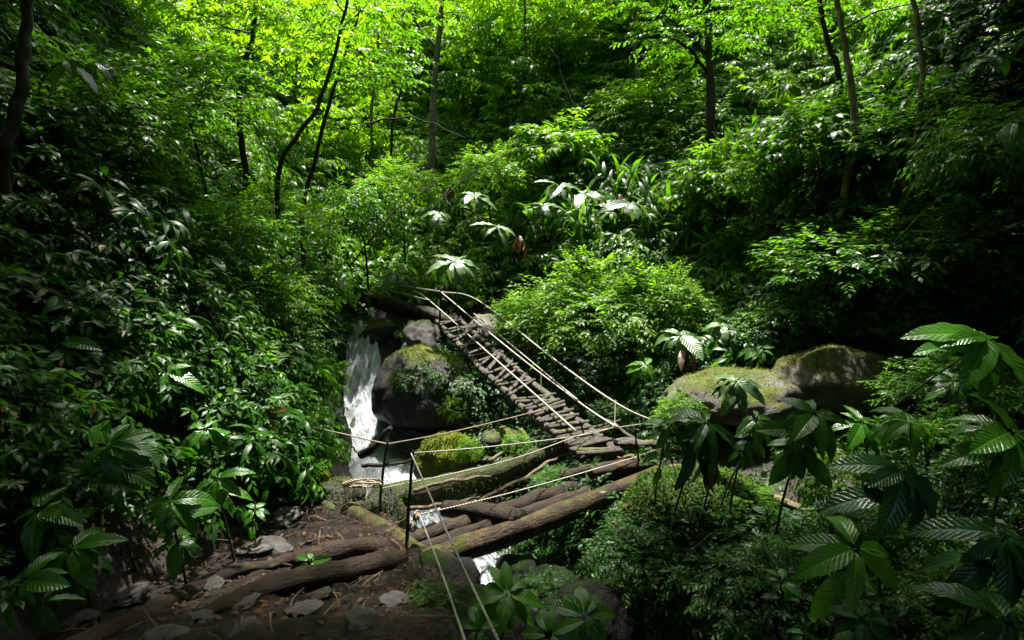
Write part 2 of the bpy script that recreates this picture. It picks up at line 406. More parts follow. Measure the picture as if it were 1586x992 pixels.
def twigs(rs, p0, d0, length, tpl, per=10, leaf=.12, droop=.5, spread=.9, flat=.35, term=True):
    """leaves along n drooping twigs: start p0 (n,3), direction d0, length (n,)"""
    n = len(p0); d0 = nrm(d0); parts_pos = []; parts_f = []; parts_u = []; parts_s = []
    for k in range(per):
        s = (k + 1) / per
        dd = d0.copy(); dd[:, 2] -= droop * s; dd = nrm(dd)
        pos = p0 + d0 * (length * s)[:, None]; pos[:, 2] -= droop * .5 * length * s * s
        side = np.cross(dd, np.array([0, 0, 1.0])); side = nrm(side)
        sg = 1 if k % 2 else -1
        f = dd * (.75 if k < per - 1 else 2) + side * sg * spread * (1 if k < per - 1 else .1) + rs.normal(0, .22, (n, 3))
        f[:, 2] -= .15
        u = np.array([0, 0, 1.0]) + rs.normal(0, flat, (n, 3))
        parts_pos.append(pos); parts_f.append(f); parts_u.append(u); parts_s.append(leaf * rs.uniform(.65, 1.25, n) * (1 - .25 * abs(s - .6)))
    return place_leaves(tpl, np.vstack(parts_pos), np.vstack(parts_f), np.vstack(parts_u), np.concatenate(parts_s), rs)

TPL_S = leaf_tpl(2, 1, .40, .5, .35)
TPL_M = leaf_tpl(3, 1, .34, .8, .35)
TPL_N = leaf_tpl(4, 1, .20, 1.0, .3, .5)

def clump_geo(rs, n, rad, height, leaf, per, tpl, droop=.5, out=.9, flat=.4, dome=False):
    """twigs rising from a patch of ground (z = normal)"""
    a = rs.uniform(0, 2 * np.pi, n); r = rad * np.sqrt(rs.rand(n))
    p0 = np.stack([r * np.cos(a), r * np.sin(a), rs.uniform(-.1, .55, n) * height], 1)
    if dome: p0[:, 2] *= np.sqrt(np.maximum(.1, 1 - (r / rad) ** 2)); 
    d = np.stack([np.cos(a) * out * (.3 + r / rad), np.sin(a) * out * (.3 + r / rad), rs.uniform(.3, 1.1, n)], 1) + rs.normal(0, .35, (n, 3))
    ln = height * rs.uniform(.45, 1.0, n)
    return twigs(rs, p0, d, ln, tpl, per, leaf, droop, flat=flat)

def dome_geo(rs, rx, ry, rz, n, leaf, per, tpl, droop=.55, twl=.5, flat=.35, shell=.55):
    """a rounded bush: twigs starting inside an ellipsoid, ends outside; lumpy outline"""
    v = rs.normal(0, 1, (n, 3)); v[:, 2] = np.abs(v[:, 2]) * 1.1 - .25; v = nrm(v)
    lump = np.array([.82 + .36 * noise.noise(Vector((a * 2.1 + rx, b * 2.1, c * 2.1))) * 1.6 for a, b, c in v])
    rr = lump * (shell + (1 - shell) * rs.rand(n) ** .5)
    p0 = v * rr[:, None] * np.array([rx, ry, rz])
    d = v * np.array([1, 1, .8]) + rs.normal(0, .35, (n, 3)); d[:, 2] += .15
    return twigs(rs, p0, d, twl * rs.uniform(.5, 1.1, n), tpl, per, leaf, droop, flat=flat)

def spray_crown(rs, rx, ry, rz, n, leaf, per, tpl, layers=9):
    """tree crown in loose horizontal layers"""
    zs = rs.uniform(-1, 1, layers); k = rs.randint(0, layers, n)
    cx = rs.uniform(-.65, .65, (layers, 2)) * np.sqrt(np.maximum(.1, 1 - zs[:, None] ** 2))
    a = rs.uniform(0, 2 * np.pi, n); r = np.sqrt(rs.rand(n)) * .55
    p0 = np.stack([(cx[k, 0] + r * np.cos(a)) * rx, (cx[k, 1] + r * np.sin(a)) * ry, (zs[k] + rs.normal(0, .09, n)) * rz], 1)
    d = np.stack([np.cos(a), np.sin(a), rs.uniform(-.15, .3, n)], 1) + rs.normal(0, .25, (n, 3))
    return twigs(rs, p0, d, min(1, rx * .6) * rs.uniform(.35, .8, n), tpl, per, leaf, .35, flat=.3)

def geo_mesh(name, g, mat): return mesh_np(name, g[0], g[1], mat, g[2], g[3])

# ------------------------------------------------------------------ scatter (stuff)
def scatter(name, src, pts, rots, scales, idx, label, cat):
    me = bpy.data.meshes.new(name); me.vertices.add(len(pts)); me.vertices.foreach_set('co', np.asarray(pts, np.float32).ravel())
    for an, ty, arr, fld in (('rot', 'FLOAT_VECTOR', rots, 'vector'), ('scl', 'FLOAT', scales, 'value'), ('idx', 'INT', idx, 'value')):
        a = me.attributes.new(an, ty, 'POINT'); a.data.foreach_set(fld, np.asarray(arr, np.int32 if ty == 'INT' else np.float32).ravel())
    o = link(name, me); tag(o, label, cat, kind='stuff')
    sc = bpy.data.collections.new(name + ' pieces')
    for i, m in enumerate(src):
        so = bpy.data.objects.new('%s_piece_%02d' % (name, i), m); sc.objects.link(so)
    ng = bpy.data.node_groups.new(name + ' scatter', 'GeometryNodeTree')
    ng.interface.new_socket('Geometry', in_out='INPUT', socket_type='NodeSocketGeometry')
    ng.interface.new_socket('Geometry', in_out='OUTPUT', socket_type='NodeSocketGeometry')
    gi = ng.nodes.new('NodeGroupInput'); go = ng.nodes.new('NodeGroupOutput')
    ip = ng.nodes.new('GeometryNodeInstanceOnPoints'); ci = ng.nodes.new('GeometryNodeCollectionInfo')
    ci.inputs['Collection'].default_value = sc; ci.inputs['Separate Children'].default_value = True; ci.inputs['Reset Children'].default_value = True
    def attr(nm, ty):
        a = ng.nodes.new('GeometryNodeInputNamedAttribute'); a.data_type = ty; a.inputs['Name'].default_value = nm
        return [s for s in a.outputs if s.enabled and s.name == 'Attribute'][0]
    e2r = ng.nodes.new('FunctionNodeEulerToRotation')
    ng.links.new(gi.outputs[0], ip.inputs['Points']); ng.links.new(ci.outputs[0], ip.inputs['Instance'])
    ip.inputs['Pick Instance'].default_value = True
    ng.links.new(attr('idx', 'INT'), ip.inputs['Instance Index'])
    ng.links.new(attr('rot', 'FLOAT_VECTOR'), e2r.inputs[0]); ng.links.new(e2r.outputs[0], ip.inputs['Rotation'])
    ng.links.new(attr('scl', 'FLOAT'), ip.inputs['Scale']); ng.links.new(ip.outputs[0], go.inputs[0])
    md = o.modifiers.new('scatter', 'NODES'); md.node_group = ng
    return o

def normal_rot(x, y, rs, upmix=.5):
    e = .15
    gx = (H(x + e, y) - H(x - e, y)) / (2 * e); gy = (H(x, y + e) - H(x, y - e)) / (2 * e)
    n = np.stack([-gx, -gy, np.ones_like(gx)], 1); n = nrm(n) * (1 - upmix) + np.array([0, 0, upmix])
    out = []
    for v in nrm(n):
        q = Vector(v).to_track_quat('Z', 'Y').to_matrix() @ Matrix.Rotation(rs.uniform(0, 6.28), 3, 'Z')
        out.append(tuple(q.to_euler()))
    return np.array(out)

def project(x, y, z):
    """pixel of world points (only to thin out what the camera never sees)"""
    f = y * cp - (z - CAM.z) * sp_; u = x / f; v = (y * sp_ + (z - CAM.z) * cp) / f
    return 793 + u * FPX, 496 - v * FPX, f

# ================================================================== SETTING
def build_ground():
    def axis(a, b, fine0, fine1, s, big):
        out = [fine0]
        while out[-1] < fine1: out.append(out[-1] + s)
        st = s
        while out[-1] < b: st *= 1.12; out.append(out[-1] + min(st, big))
        lo = []; st = s; v = fine0
        while v > a: st *= 1.12; v -= min(st, big); lo.append(v)
        return np.array(lo[::-1] + out)
    xs = axis(-60, 60, -5, 6, .085, 4); ys = axis(-30, 90, .5, 13, .085, 4)
    X, Y = np.meshgrid(xs, ys); Z = H(X, Y)
    V = np.stack([X.ravel(), Y.ravel(), Z.ravel()], 1); nx = len(xs)
    i, j = np.meshgrid(np.arange(len(ys) - 1), np.arange(nx - 1), indexing='ij'); a = (i * nx + j).ravel()
    F = np.stack([a, a + 1, a + nx + 1, a + nx], 1)
    o = link('ground', mesh_np('ground', V, F, M_ground)); tag(o, kind='structure')
    # trodden path: a sheet lying on the ground
    xs = np.arange(-2.75, .35, .035); ys = np.arange(.8, 5.9, .035); X, Y = np.meshgrid(xs, ys)
    fine = np.array([[noise.fractal(Vector((x * 3, y * 3, 0)), 1.0, 2.0, 5) for x in xs] for y in ys])
    vor = np.array([[noise.voronoi(Vector((x * 4.2, y * 5.5, 0)))[0][0] for x in xs] for y in ys])
    edge = np.maximum(smooth((np.abs(X + 1.42 + .12 * np.sin(Y * 3)) - .98) / .35), 0)
    Z = H(X, Y) + .035 + fine * .028 + np.minimum(np.maximum(0, .42 - vor), .2) * .17 - edge * .16
    V = np.stack([X.ravel(), Y.ravel(), Z.ravel()], 1); nx = len(xs)
    i, j = np.meshgrid(np.arange(len(ys) - 1), np.arange(nx - 1), indexing='ij'); a = (i * nx + j).ravel()
    F = np.stack([a, a + 1, a + nx + 1, a + nx], 1)
    o = link('path', mesh_np('path', V, F, M_path)); tag(o, kind='structure')
    # stream
    n = 260; m = 26; ys = np.linspace(13.5, 2.2, n); V = []; UV = []; foam = []
    ln = 0; pz = None
    for i, y in enumerate(ys):
        c = float(xc(y)); w = float(wch(y)) + .12
        z = float(zc(y))
        sl = abs(float(zc(y + .15) - zc(y - .15)) / .3)
        if pz is not None: ln += math.hypot(ys[0] - ys[1], z - pz)
        pz = z
        for k in range(m):
            u = k / (m - 1) * 2 - 1
            x = c + u * w
            a = .06 + .13 * min(1, sl * 2)
            zz = z + .12 + a * noise.fractal(Vector((x * 9, y * 2.2, 2)), .9, 2.0, 5) + .05 * noise.noise(Vector((x * 2, y * 1.2, 9))) - .06 * u * u
            V.append((x, y, zz)); UV.append((u, ln))
            f = .44 + min(.26, sl * .5)
            if 7.4 < y < 10.3: f += .32
            if 5.2 < y < 6.3: f += .06
            foam.append(f)
    F = [(i * m + k, i * m + k + 1, (i + 1) * m + k + 1, (i + 1) * m + k) for i in range(n - 1) for k in range(m - 1)]
    me = mesh_np('stream', V, F, M_water, UV)
    a = me.attributes.new('foam', 'FLOAT', 'POINT'); a.data.foreach_set('value', np.array(foam, np.float32))
    tag(link('stream', me), kind='structure')
build_ground()

# ================================================================== ROCKS
def rock(px, py, Y, sx, sy, sz, mat, label, seed, rz=0, sub=5, amp=.22, flatness=0, group=None, name='boulder', cat='boulder'):
    import bmesh
    bm = bmesh.new(); bmesh.ops.create_icosphere(bm, subdivisions=sub, radius=1)
    for v in bm.verts:
        c = v.co.copy(); q = c * 1.1 + Vector((seed * 3.7, seed * 1.3, 0))
        d = 1 + amp * noise.fractal(q, .9, 2.0, 5) + amp * .6 * (noise.voronoi(q * 1.3)[0][0] - .4)
        c *= d
        if c.z < -.35: c.z = -.35 + (c.z + .35) * .4
        v.co = Vector((c.x * sx, c.y * sy, c.z * sz))
    me = bpy.data.meshes.new(name); bm.to_mesh(me); bm.free()
    me.polygons.foreach_set('use_smooth', np.ones(len(me.polygons), bool)); me.materials.append(mat)
    o = link(name, me); o.location = P(px, py, Y); o.rotation_euler = (0, 0, rz)
    return tag(o, label, cat, group)

rock(658, 614, 9.6, .88, .85, .82, R_['wet'], 'big dark wet boulder with bright moss on its crown beside the white cascade', 1, .3, amp=.16)
rock(590, 525, 12.2, .55, .5, .42, R_['wet'], 'wet mossy boulder at the head of the cascade under the fallen trunk', 2, 1)
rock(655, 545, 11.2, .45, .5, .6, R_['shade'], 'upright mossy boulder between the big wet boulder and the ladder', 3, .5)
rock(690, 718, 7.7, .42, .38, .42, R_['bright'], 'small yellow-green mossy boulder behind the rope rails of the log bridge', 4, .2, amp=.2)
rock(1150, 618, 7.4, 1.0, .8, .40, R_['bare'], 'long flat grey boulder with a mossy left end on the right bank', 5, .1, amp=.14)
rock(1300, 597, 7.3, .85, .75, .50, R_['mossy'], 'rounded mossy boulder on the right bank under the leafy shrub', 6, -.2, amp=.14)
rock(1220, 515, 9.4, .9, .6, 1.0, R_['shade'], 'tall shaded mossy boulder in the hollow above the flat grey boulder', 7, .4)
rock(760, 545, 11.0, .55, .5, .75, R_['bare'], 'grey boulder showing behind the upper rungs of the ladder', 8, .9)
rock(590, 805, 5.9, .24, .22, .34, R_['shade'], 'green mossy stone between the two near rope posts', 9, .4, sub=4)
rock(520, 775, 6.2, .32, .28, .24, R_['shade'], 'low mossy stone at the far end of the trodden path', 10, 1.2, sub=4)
rock(800, 885, 5.6, .22, .2, .16, R_['black'], 'round shade-blackened stone in white water under the log bridge', 11, .8, sub=4)
rock(735, 1000, 3.6, .42, .4, .34, R_['black'], 'shade-blackened boulder below the near end of the log bridge', 12, .3)
rock(690, 905, 4.55, .36, .3, .26, R_['black'], 'shade-blackened wet stone propping the near ends of the bridge logs', 13, 1.9, sub=4)
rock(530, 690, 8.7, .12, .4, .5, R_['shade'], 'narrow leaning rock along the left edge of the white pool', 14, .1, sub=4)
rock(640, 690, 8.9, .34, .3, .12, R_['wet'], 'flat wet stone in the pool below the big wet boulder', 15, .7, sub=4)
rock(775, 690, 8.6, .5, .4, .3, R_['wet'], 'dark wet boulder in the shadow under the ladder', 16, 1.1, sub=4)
rock(1085, 790, 5.2, .75, .6, .34, R_['mound'], 'broad mound of rock under green moss right of the log bridge', 17, .2, amp=.1)
rock(850, 935, 4.55, .36, .3, .3, R_['black'], 'shade-blackened wet rock closing the lower end of the white water below the bridge', 19, .4)
rock(905, 975, 4.0, .4, .36, .34, R_['black'], 'shade-blackened wet rock at the bottom of the gully right of the two near ropes', 20, 1.4)
for (px, py, Y, s, lb, sd) in ((375, 933, 3.15, .085, 'flat pale stone set in the mud of the path', 21), (305, 958, 3.0, .075, 'wedge-shaped wet grey stone tilted in the mud of the path', 22),
                               (205, 920, 3.25, .10, 'broad pale stone among litter at the left of the path', 23), (255, 988, 2.85, .09, 'flat wet stone at the bottom of the photo, on the path', 24),
                               (445, 800, 4.75, .14, 'flat dark stone slab at the upper bend of the path', 25), (410, 850, 4.1, .16, 'wide dark slab stepping across the middle of the path', 26),
                               (330, 905, 3.4, .07, 'small grey stone against the muddy log on the path', 27), (470, 945, 3.3, .08, 'rounded wet stone in the lower middle of the path', 28), (560, 960, 3.2, .10, 'broad slab at the lower right of the path', 29),
                               (120, 960, 3.0, .08, 'angular stone in litter at the lower left', 30), (425, 775, 4.9, .10, 'small slab at the left of the path bend', 31), (500, 920, 3.6, .06, 'pebble beside the thick wet log on the path', 32),
                               (610, 930, 3.5, .08, 'dark stone on the path edge above the gully', 33), (380, 975, 3.0, .07, 'low wet stone at the bottom edge of the path', 34)):
    o = rock(px, py, Y, s * 1.25, s * .9, s * .45, R_['stone'], lb, sd, sd * 1.7, sub=4, amp=.34, name='stone', cat='stone')
    o.location = PG(px, py, .05, .2)[:3]

# ================================================================== BRIDGES, LOGS, ROPES
def PR(*a): return [(*P(px, py, Y), r) for px, py, Y, r in a]

br = empty('log_bridge', P(800, 830, 5.2), 'footbridge of brown round logs crossing the gully below the rope rails', 'bridge')
for pts, mt in ((PR((585, 905, 4.5, .10), (660, 872, 4.72, .115), (850, 803, 5.35, .11), (1020, 733, 6.25, .085)), 'mossy'),
                (PR((620, 868, 4.85, .08), (740, 822, 5.25, .085), (900, 768, 5.9, .08), (1000, 728, 6.5, .07)), 'wet'),
                (PR((610, 848, 5.1, .085), (730, 808, 5.5, .085), (880, 757, 6.2, .08), (960, 725, 6.8, .07)), 'wet')):
    tube('log', pts, B[mt], br, n=46, sides=14, rough=.07, seed=len(br.children), kink=.018)
tube('crossbeam', PR((540, 792, 5.75, .10), (590, 822, 5.3, .105), (655, 868, 4.75, .11)), B['mossy'], br, n=26, sides=14, rough=.08, seed=5, kink=.015)
tube('crossbeam', PR((690, 788, 5.75, .09), (745, 793, 5.5, .10), (805, 806, 5.2, .105)), B['wet'], br, n=22, sides=14, rough=.07, seed=6)
tube('crossbeam', PR((915, 735, 6.0, .06), (990, 722, 6.35, .06), (1060, 722, 6.6, .05)), B['mossy'], br, n=22, sides=12, rough=.08, seed=7, kink=.015)
for k, pts in enumerate((PR((640, 698, 4.98, .012), (634, 775, 4.95, .015), (629, 872, 4.9, .018)), PR((600, 682, 5.85, .012), (592, 745, 5.8, .014), (584, 815, 5.75, .016)),
            PR((983, 664, 6.35, .011), (988, 705, 6.35, .012), (992, 748, 6.35, .014)), PR((899, 652, 6.9, .011), (905, 680, 6.9, .012), (908, 708, 6.9, .012)))):
    tube('post', pts, B['dark'], br, n=14, sides=8, rough=.1, seed=9 + k, kink=.008)

# the ladder-like upper bridge
ld = empty('ladder_bridge', P(900, 690, 6.7), 'steep ladder bridge of weathered poles and rungs climbing beside the dark ravine', 'ladder')
railL = spline(PR((676, 497, 11.6, .055), (730, 556, 9.8, .055), (800, 622, 8.1, .055), (860, 672, 7.1, .05), (905, 712, 6.5, .045)), 60)
railR = spline(PR((704, 490, 11.6, .05), (765, 543, 9.9, .05), (845, 610, 8.2, .05), (915, 668, 7.1, .048), (962, 704, 6.5, .045)), 60)
tube('rail', railL, B['grey'], ld, n=60, sides=10, rough=.08, seed=3, kink=.02)
tube('rail', railR, B['grey'], ld, n=60, sides=10, rough=.08, seed=4, kink=.02)
rr = random.Random(4)
nr = 40
for i in range(nr):
    s = (i + .6) / nr * 59
    a = railL[min(59, int(s))]; b = railR[max(0, min(59, int(s + rr.choice((-2.6, -1.6, .4, 1.4)) + rr.uniform(-.5, .5))))]
    a3 = Vector(a[:3]); b3 = Vector(b[:3]); d = (b3 - a3)
    a3 = a3 - d * rr.uniform(.08, .22) + Vector((0, 0, .05)); b3 = b3 + d * rr.uniform(.02, .16) + Vector((0, 0, .045))
    r = rr.uniform(.026, .038)
    tube('rung', [(*a3, r), (*((a3 + b3) / 2 + Vector((0, 0, rr.uniform(-.02, .01)))), r * 1.05), (*b3, r * .85)], B['grey'], ld, n=8, sides=8, rough=.12, seed=i)
for k, pts in enumerate((PR((683, 447, 11.5, .02), (681, 498, 11.5, .022)), PR((838, 600, 8.3, .014), (839, 628, 8.3, .014)))):
    tube('post', pts, B['dark'], ld, n=8, sides=8, seed=k)

def thing_tube(name, pts, mat, label, cat, group=None, **k):
    return tag(tube(name, pts, mat, None, **k), label, cat, group)

LG = 'fallen logs'
thing_tube('fallen_log', [PG(300, 962, .05, -.2), PG(400, 918, .085, .3), PG(500, 893, .095, .6), (*P(622, 868, 4.62), .09)], B['wet'], 'thick wet brown log lying from the path to the bridge end', 'log', LG, n=34, sides=14, rough=.09, seed=20, kink=.02)
thing_tube('fallen_log', [PG(455, 872, .07, .6), PG(520, 858, .10, .6), (*P(602, 846, 5.0), .09)], B['wet'], 'short smooth wet log tucked behind the crossbeam on the path', 'log', LG, n=22, sides=14, rough=.1, seed=21, kink=.02)
thing_tube('fallen_log', [PG(110, 1010, .065, -.1), PG(240, 945, .06, -.1), PG(360, 893, .055, -.1), PG(520, 850, .05)], B['wet'], 'long muddy log half buried along the middle of the path', 'log', LG, n=40, sides=12, rough=.12, seed=22, kink=.03)
thing_tube('fallen_log', PR((600, 772, 6.5, .14), (700, 752, 6.8, .15), (800, 722, 7.1, .14), (900, 680, 7.5, .11), (960, 660, 7.9, .09)), B['verymossy'], 'thick moss-covered log lying behind the log bridge', 'log', LG, n=46, sides=16, rough=.14, seed=23, kink=.03)
thing_tube('fallen_log', PR((500, 436, 13.2, .16), (590, 468, 12.4, .17), (650, 485, 11.9, .16), (712, 503, 11.5, .13)), B['mossy'], 'mossy fallen trunk reaching from the left bank to the ladder top', 'log', LG, n=34, sides=14, rough=.1, seed=24, kink=.03)
thing_tube('fallen_log', PR((905, 705, 6.9, .05), (945, 690, 7.0, .075), (1000, 690, 6.9, .07), (1060, 700, 6.7, .05)), B['grey'], 'pale broken log at the foot of the ladder', 'log', LG, n=24, sides=12, rough=.14, seed=25, kink=.03)
thing_tube('fallen_log', PR((870, 738, 6.35, .07), (915, 730, 6.35, .08), (985, 720, 6.4, .07)), B['mossy'], 'mossy log end resting on the far ends of the bridge logs', 'log', LG, n=20, sides=12, rough=.12, seed=26, kink=.02)
thing_tube('fallen_branch', PR((1040, 725, 6.2, .05), (1140, 752, 5.6, .045), (1260, 795, 4.9, .04), (1400, 838, 4.5, .035), (1560, 880, 4.3, .03)), B['stick'], 'long bare branch lying through the plants right of the bridge', 'branch', LG, n=50, sides=8, rough=.1, seed=27, kink=.04)
thing_tube('fallen_branch', PR((480, 748, 6.3, .05), (520, 800, 5.7, .055), (560, 842, 5.2, .05)), B['verymossy'], 'mossy dark branch edging the upper end of the path', 'branch', LG, n=22, sides=10, rough=.14, seed=28, kink=.03)
thing_tube('fallen_branch', PR((560, 705, 7.3, .06), (585, 690, 7.2, .05), (605, 662, 7.0, .03)), B['dark'], 'black stub of driftwood jutting over the pool', 'branch', LG, n=14, sides=10, rough=.14, seed=29, kink=.03)
SG = 'sticks jammed around the foot of the ladder'
sticks = [((640, 760, 6.3), (760, 738, 6.5), 'stick', 'thin stick lying along the mossy log behind the near rope post'), ((700, 800, 5.6), (870, 720, 6.9), 'mossy', 'mossy stick lying between the mossy log and bridge logs'),
          ((810, 745, 6.6), (890, 700, 7.0), 'stick', 'brown stick leaning below the ladder foot'), ((900, 668, 7.4), (1045, 700, 6.9), 'stick', 'straight pale stick right of the ladder foot'),
          ((940, 650, 7.6), (1030, 706, 6.7), 'grey', 'grey stick slanting down beside the ladder foot'), ((865, 690, 7.1), (960, 652, 7.6), 'grey', 'grey stick crossing the lowest rungs'),
          ((755, 715, 7.0), (860, 655, 7.9), 'stick', 'thin brown stick rising behind the mossy log'), ((630, 790, 5.9), (745, 770, 6.0), 'stick', 'pale split stick behind the lower rope knot'),
          ((950, 712, 6.6), (1050, 690, 6.8), 'stick', 'brown stick resting on the far crossbeam'), ((1050, 760, 5.8), (1180, 778, 5.3), 'stick', 'dry stick on the moss mound beside the bridge'),
          ((560, 720, 6.9), (640, 712, 6.8), 'dark', 'dark twig lying between the tops of the two near posts')]
for i, (a, b, mt, lb) in enumerate(sticks):
    A = P(*a); Bp = P(*b); m = (A + Bp) / 2 + Vector((rr.uniform(-.05, .05), 0, rr.uniform(-.05, .05)))
    thing_tube('stick', [(*A, .026), (*m, .022), (*Bp, .014)], B[mt], lb, 'stick', SG, n=18, sides=7, rough=.12, seed=40 + i, kink=.025)

RG = 'ropes strung along the two bridges'
def rope(pts, label, r=.009, mat=None, sag=0.0):
    A = [(*P(*p), r) for p in pts]
    C = spline(A, 60)
    sag = sag or (.004 if pts[0][2] > 9 else .008) * np.linalg.norm(C[-1, :3] - C[0, :3])
    if sag:
        t = np.linspace(0, 1, 60); C[:, 2] -= sag * 4 * t * (1 - t)
    return thing_tube('rope', C, mat or M_rope, label, 'rope', RG, n=120, sides=8, seed=1)
rope([(637, 703, 4.98), (690, 815, 3.5), (775, 992, 2.2), (800, 1045, 2.0)], 'rope running from the top of the near post towards the viewer', .007)
rope([(650, 798, 4.9), (683, 880, 3.5), (722, 992, 2.45), (740, 1040, 2.25)], 'lower rope running from the knotted loop towards the viewer', .0068)
rope([(600, 688, 5.85), (720, 662, 6.5), (862, 629, 7.7)], 'topmost thin cross rope passing in front of the ladder', .0065, M_tan)
rope([(640, 702, 4.98), (770, 688, 5.6), (900, 672, 6.7), (955, 661, 7.0)], 'rope from the near post top to the knot at the ladder ropes', .0065)
rope([(590, 757, 5.78), (700, 732, 6.0), (800, 706, 6.3), (905, 669, 6.85), (953, 661, 7.0), (1015, 654, 7.1)], 'middle cross rope from the coil over the mossy log', .0065)
rope([(650, 797, 4.9), (800, 758, 5.3), (986, 708, 6.34)], 'lowest cross rope over the bridge logs to the thin right post', .0065)
rope([(435, 652, 6.9), (520, 668, 6.4), (600, 688, 5.85)], 'brown rope from the left bank foliage to the far near-side post', .008, M_tan)
rope([(682, 452, 11.5), (790, 540, 9.2), (895, 620, 7.9), (953, 661, 7.0)], 'ladder handrail rope ending at the knot on the cross rope', .0135)
rope([(640, 450, 12), (667, 466, 11.5), (780, 566, 8.8), (892, 668, 6.85)], 'ladder rope nearest the rungs', .0135)
rope([(682, 452, 11.5), (738, 463, 11.0), (855, 552, 8.7), (953, 622, 7.4), (1025, 658, 7.0)], 'outer ladder rope passing in front of the bright bush', .0135)
rope([(734, 486, 10.9), (800, 540, 9.5), (895, 620, 7.9)], 'short rope joining the ladder handrail halfway down', .011)
rope([(545, 415, 13.3), (620, 440, 12.3), (682, 452, 11.5)], 'far upper rope from the left bank to the ladder top', .0135)
rope([(560, 438, 13.0), (615, 452, 12.3), (667, 466, 11.5)], 'far lower rope from the left bank to the ladder top', .0135)
rope([(953, 620, 7.4), (952, 662, 7.0)], 'thin cord hanging from the outer ladder rope to the knot', .005, M_tan)
rope([(838, 572, 8.5), (838, 602, 8.3)], 'thin cord hanging from the ladder ropes to a rung', .005, M_tan)
# coil and loop
def coil(px, py, Y, rx, rz, turns, label, r=.008, mat=None):
    c = P(px, py, Y); pts = []
    for i in range(turns * 14 + 1):
        a = i / 14 * 2 * math.pi; k = 1 + .12 * math.sin(i * .9)
        pts.append((c.x + rx * k * math.cos(a), c.y + .03 * math.sin(a * 1.7), c.z + rz * k * math.sin(a) + .012 * math.sin(i * .37), r))
    return thing_tube('rope_coil', pts, mat or M_tan, label, 'rope', None, n=turns * 26, sides=7)
coil(562, 750, 5.75, .20, .035, 4, 'long loose coil of tan rope tied to the farther near post')
coil(645, 800, 4.88, .022, .03, 4, 'knot of pale rope wound round the nearest post')
coil(640, 815, 4.84, .022, .05, 2, 'small rope loop dangling under the knot on the nearest post')
coil(953, 661, 6.99, .02, .02, 3, 'pale knot where the ladder ropes meet the cross rope', .008, M_rope)

# ================================================================== FOLIAGE MESH LIBRARY
def lib(fn, n, mat, seed0, name):
    return [geo_mesh(name, fn(np.random.RandomState(seed0 + i)), G[mat]) for i in range(n)]
C_small = {m: lib(lambda r: clump_geo(r, 46, .45, .42, .115, 9, TPL_S, .6), 4, m, 100, 'leaf_clump') for m in ('deep', 'mid', 'lime', 'cover')}
C_med = {m: lib(lambda r: clump_geo(r, 26, .5, .6, .21, 8, TPL_M, .7), 3, m, 200, 'leaf_clump') for m in ('deep', 'mid', 'lime')}
C_nar = {m: lib(lambda r: clump_geo(r, 30, .4, .6, .24, 8, TPL_N, .6), 3, m, 300, 'leaf_clump') for m in ('deep', 'mid', 'lime')}
C_spray = {m: lib(lambda r: spray_crown(r, 1.3, 1.3, .8, 60, .20, 11, TPL_M, 5), 4, m, 400, 'leaf_spray') for m in ('mid', 'canopy')}

def bank(name, n, region, srcs, smin, smax, label, cat, seed, keep, upmix=.45, lift=.0):
    rs = np.random.RandomState(seed)
    x0, x1, y0, y1 = region
    x = rs.uniform(x0, x1, n * 4); y = y0 + (y1 - y0) * rs.rand(n * 4) ** 1.0; z = H(x, y)
    px, py, f = project(x, y, z)
    ok = keep(x, y, z) & (px > -260) & (px < 1850) & (py < 1150) & (py > -300) & (f > .6)
    x, y, z = x[ok][:n], y[ok][:n], z[ok][:n]
    ro = normal_rot(x, y, rs, upmix)
    return scatter(name, srcs, np.stack([x, y, z + lift], 1), ro, rs.uniform(smin, smax, len(x)), rs.randint(0, len(srcs), len(x)), label, cat)

def lw(y): return np.interp(y, [-6, 0, 3, 4.5, 5.5, 6.5, 7.5, 9, 10.5, 12, 14, 20, 45], [-2.2, -2.5, -2.75, -2.65, -2.35, -2.25, -2.35, -2.75, -3.35, -3.6, -3.9, -4.3, -5.3])

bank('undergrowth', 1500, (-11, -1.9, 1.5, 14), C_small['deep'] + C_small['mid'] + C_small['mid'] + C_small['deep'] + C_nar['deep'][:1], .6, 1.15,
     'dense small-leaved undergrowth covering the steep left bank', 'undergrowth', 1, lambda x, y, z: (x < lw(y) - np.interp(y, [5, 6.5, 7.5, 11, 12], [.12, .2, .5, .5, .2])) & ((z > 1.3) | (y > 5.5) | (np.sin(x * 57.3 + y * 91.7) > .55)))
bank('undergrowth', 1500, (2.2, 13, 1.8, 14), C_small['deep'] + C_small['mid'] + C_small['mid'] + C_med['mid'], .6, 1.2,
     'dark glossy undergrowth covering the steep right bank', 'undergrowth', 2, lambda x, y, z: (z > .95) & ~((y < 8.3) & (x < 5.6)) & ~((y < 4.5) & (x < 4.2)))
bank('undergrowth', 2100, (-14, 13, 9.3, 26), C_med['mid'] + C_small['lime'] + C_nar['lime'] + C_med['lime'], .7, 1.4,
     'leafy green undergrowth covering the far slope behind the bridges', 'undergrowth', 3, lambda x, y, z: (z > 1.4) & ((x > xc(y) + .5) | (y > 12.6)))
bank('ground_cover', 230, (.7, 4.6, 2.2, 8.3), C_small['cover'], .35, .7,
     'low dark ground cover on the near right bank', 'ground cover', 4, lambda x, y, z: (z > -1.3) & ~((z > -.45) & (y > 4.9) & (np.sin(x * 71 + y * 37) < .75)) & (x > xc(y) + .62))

bank('ground_cover', 170, (-.9, 2.8, 7.2, 10.6), C_small['cover'], .5, .95,  # dark clumps added to blacken the lit soil of the ravine
     'dark plants added for shade on the ravine walls under the ladder and the bright bush', 'ground cover', 8, lambda x, y, z: (x > xc(y) + 1.3) & (z < 1.6), upmix=.3)

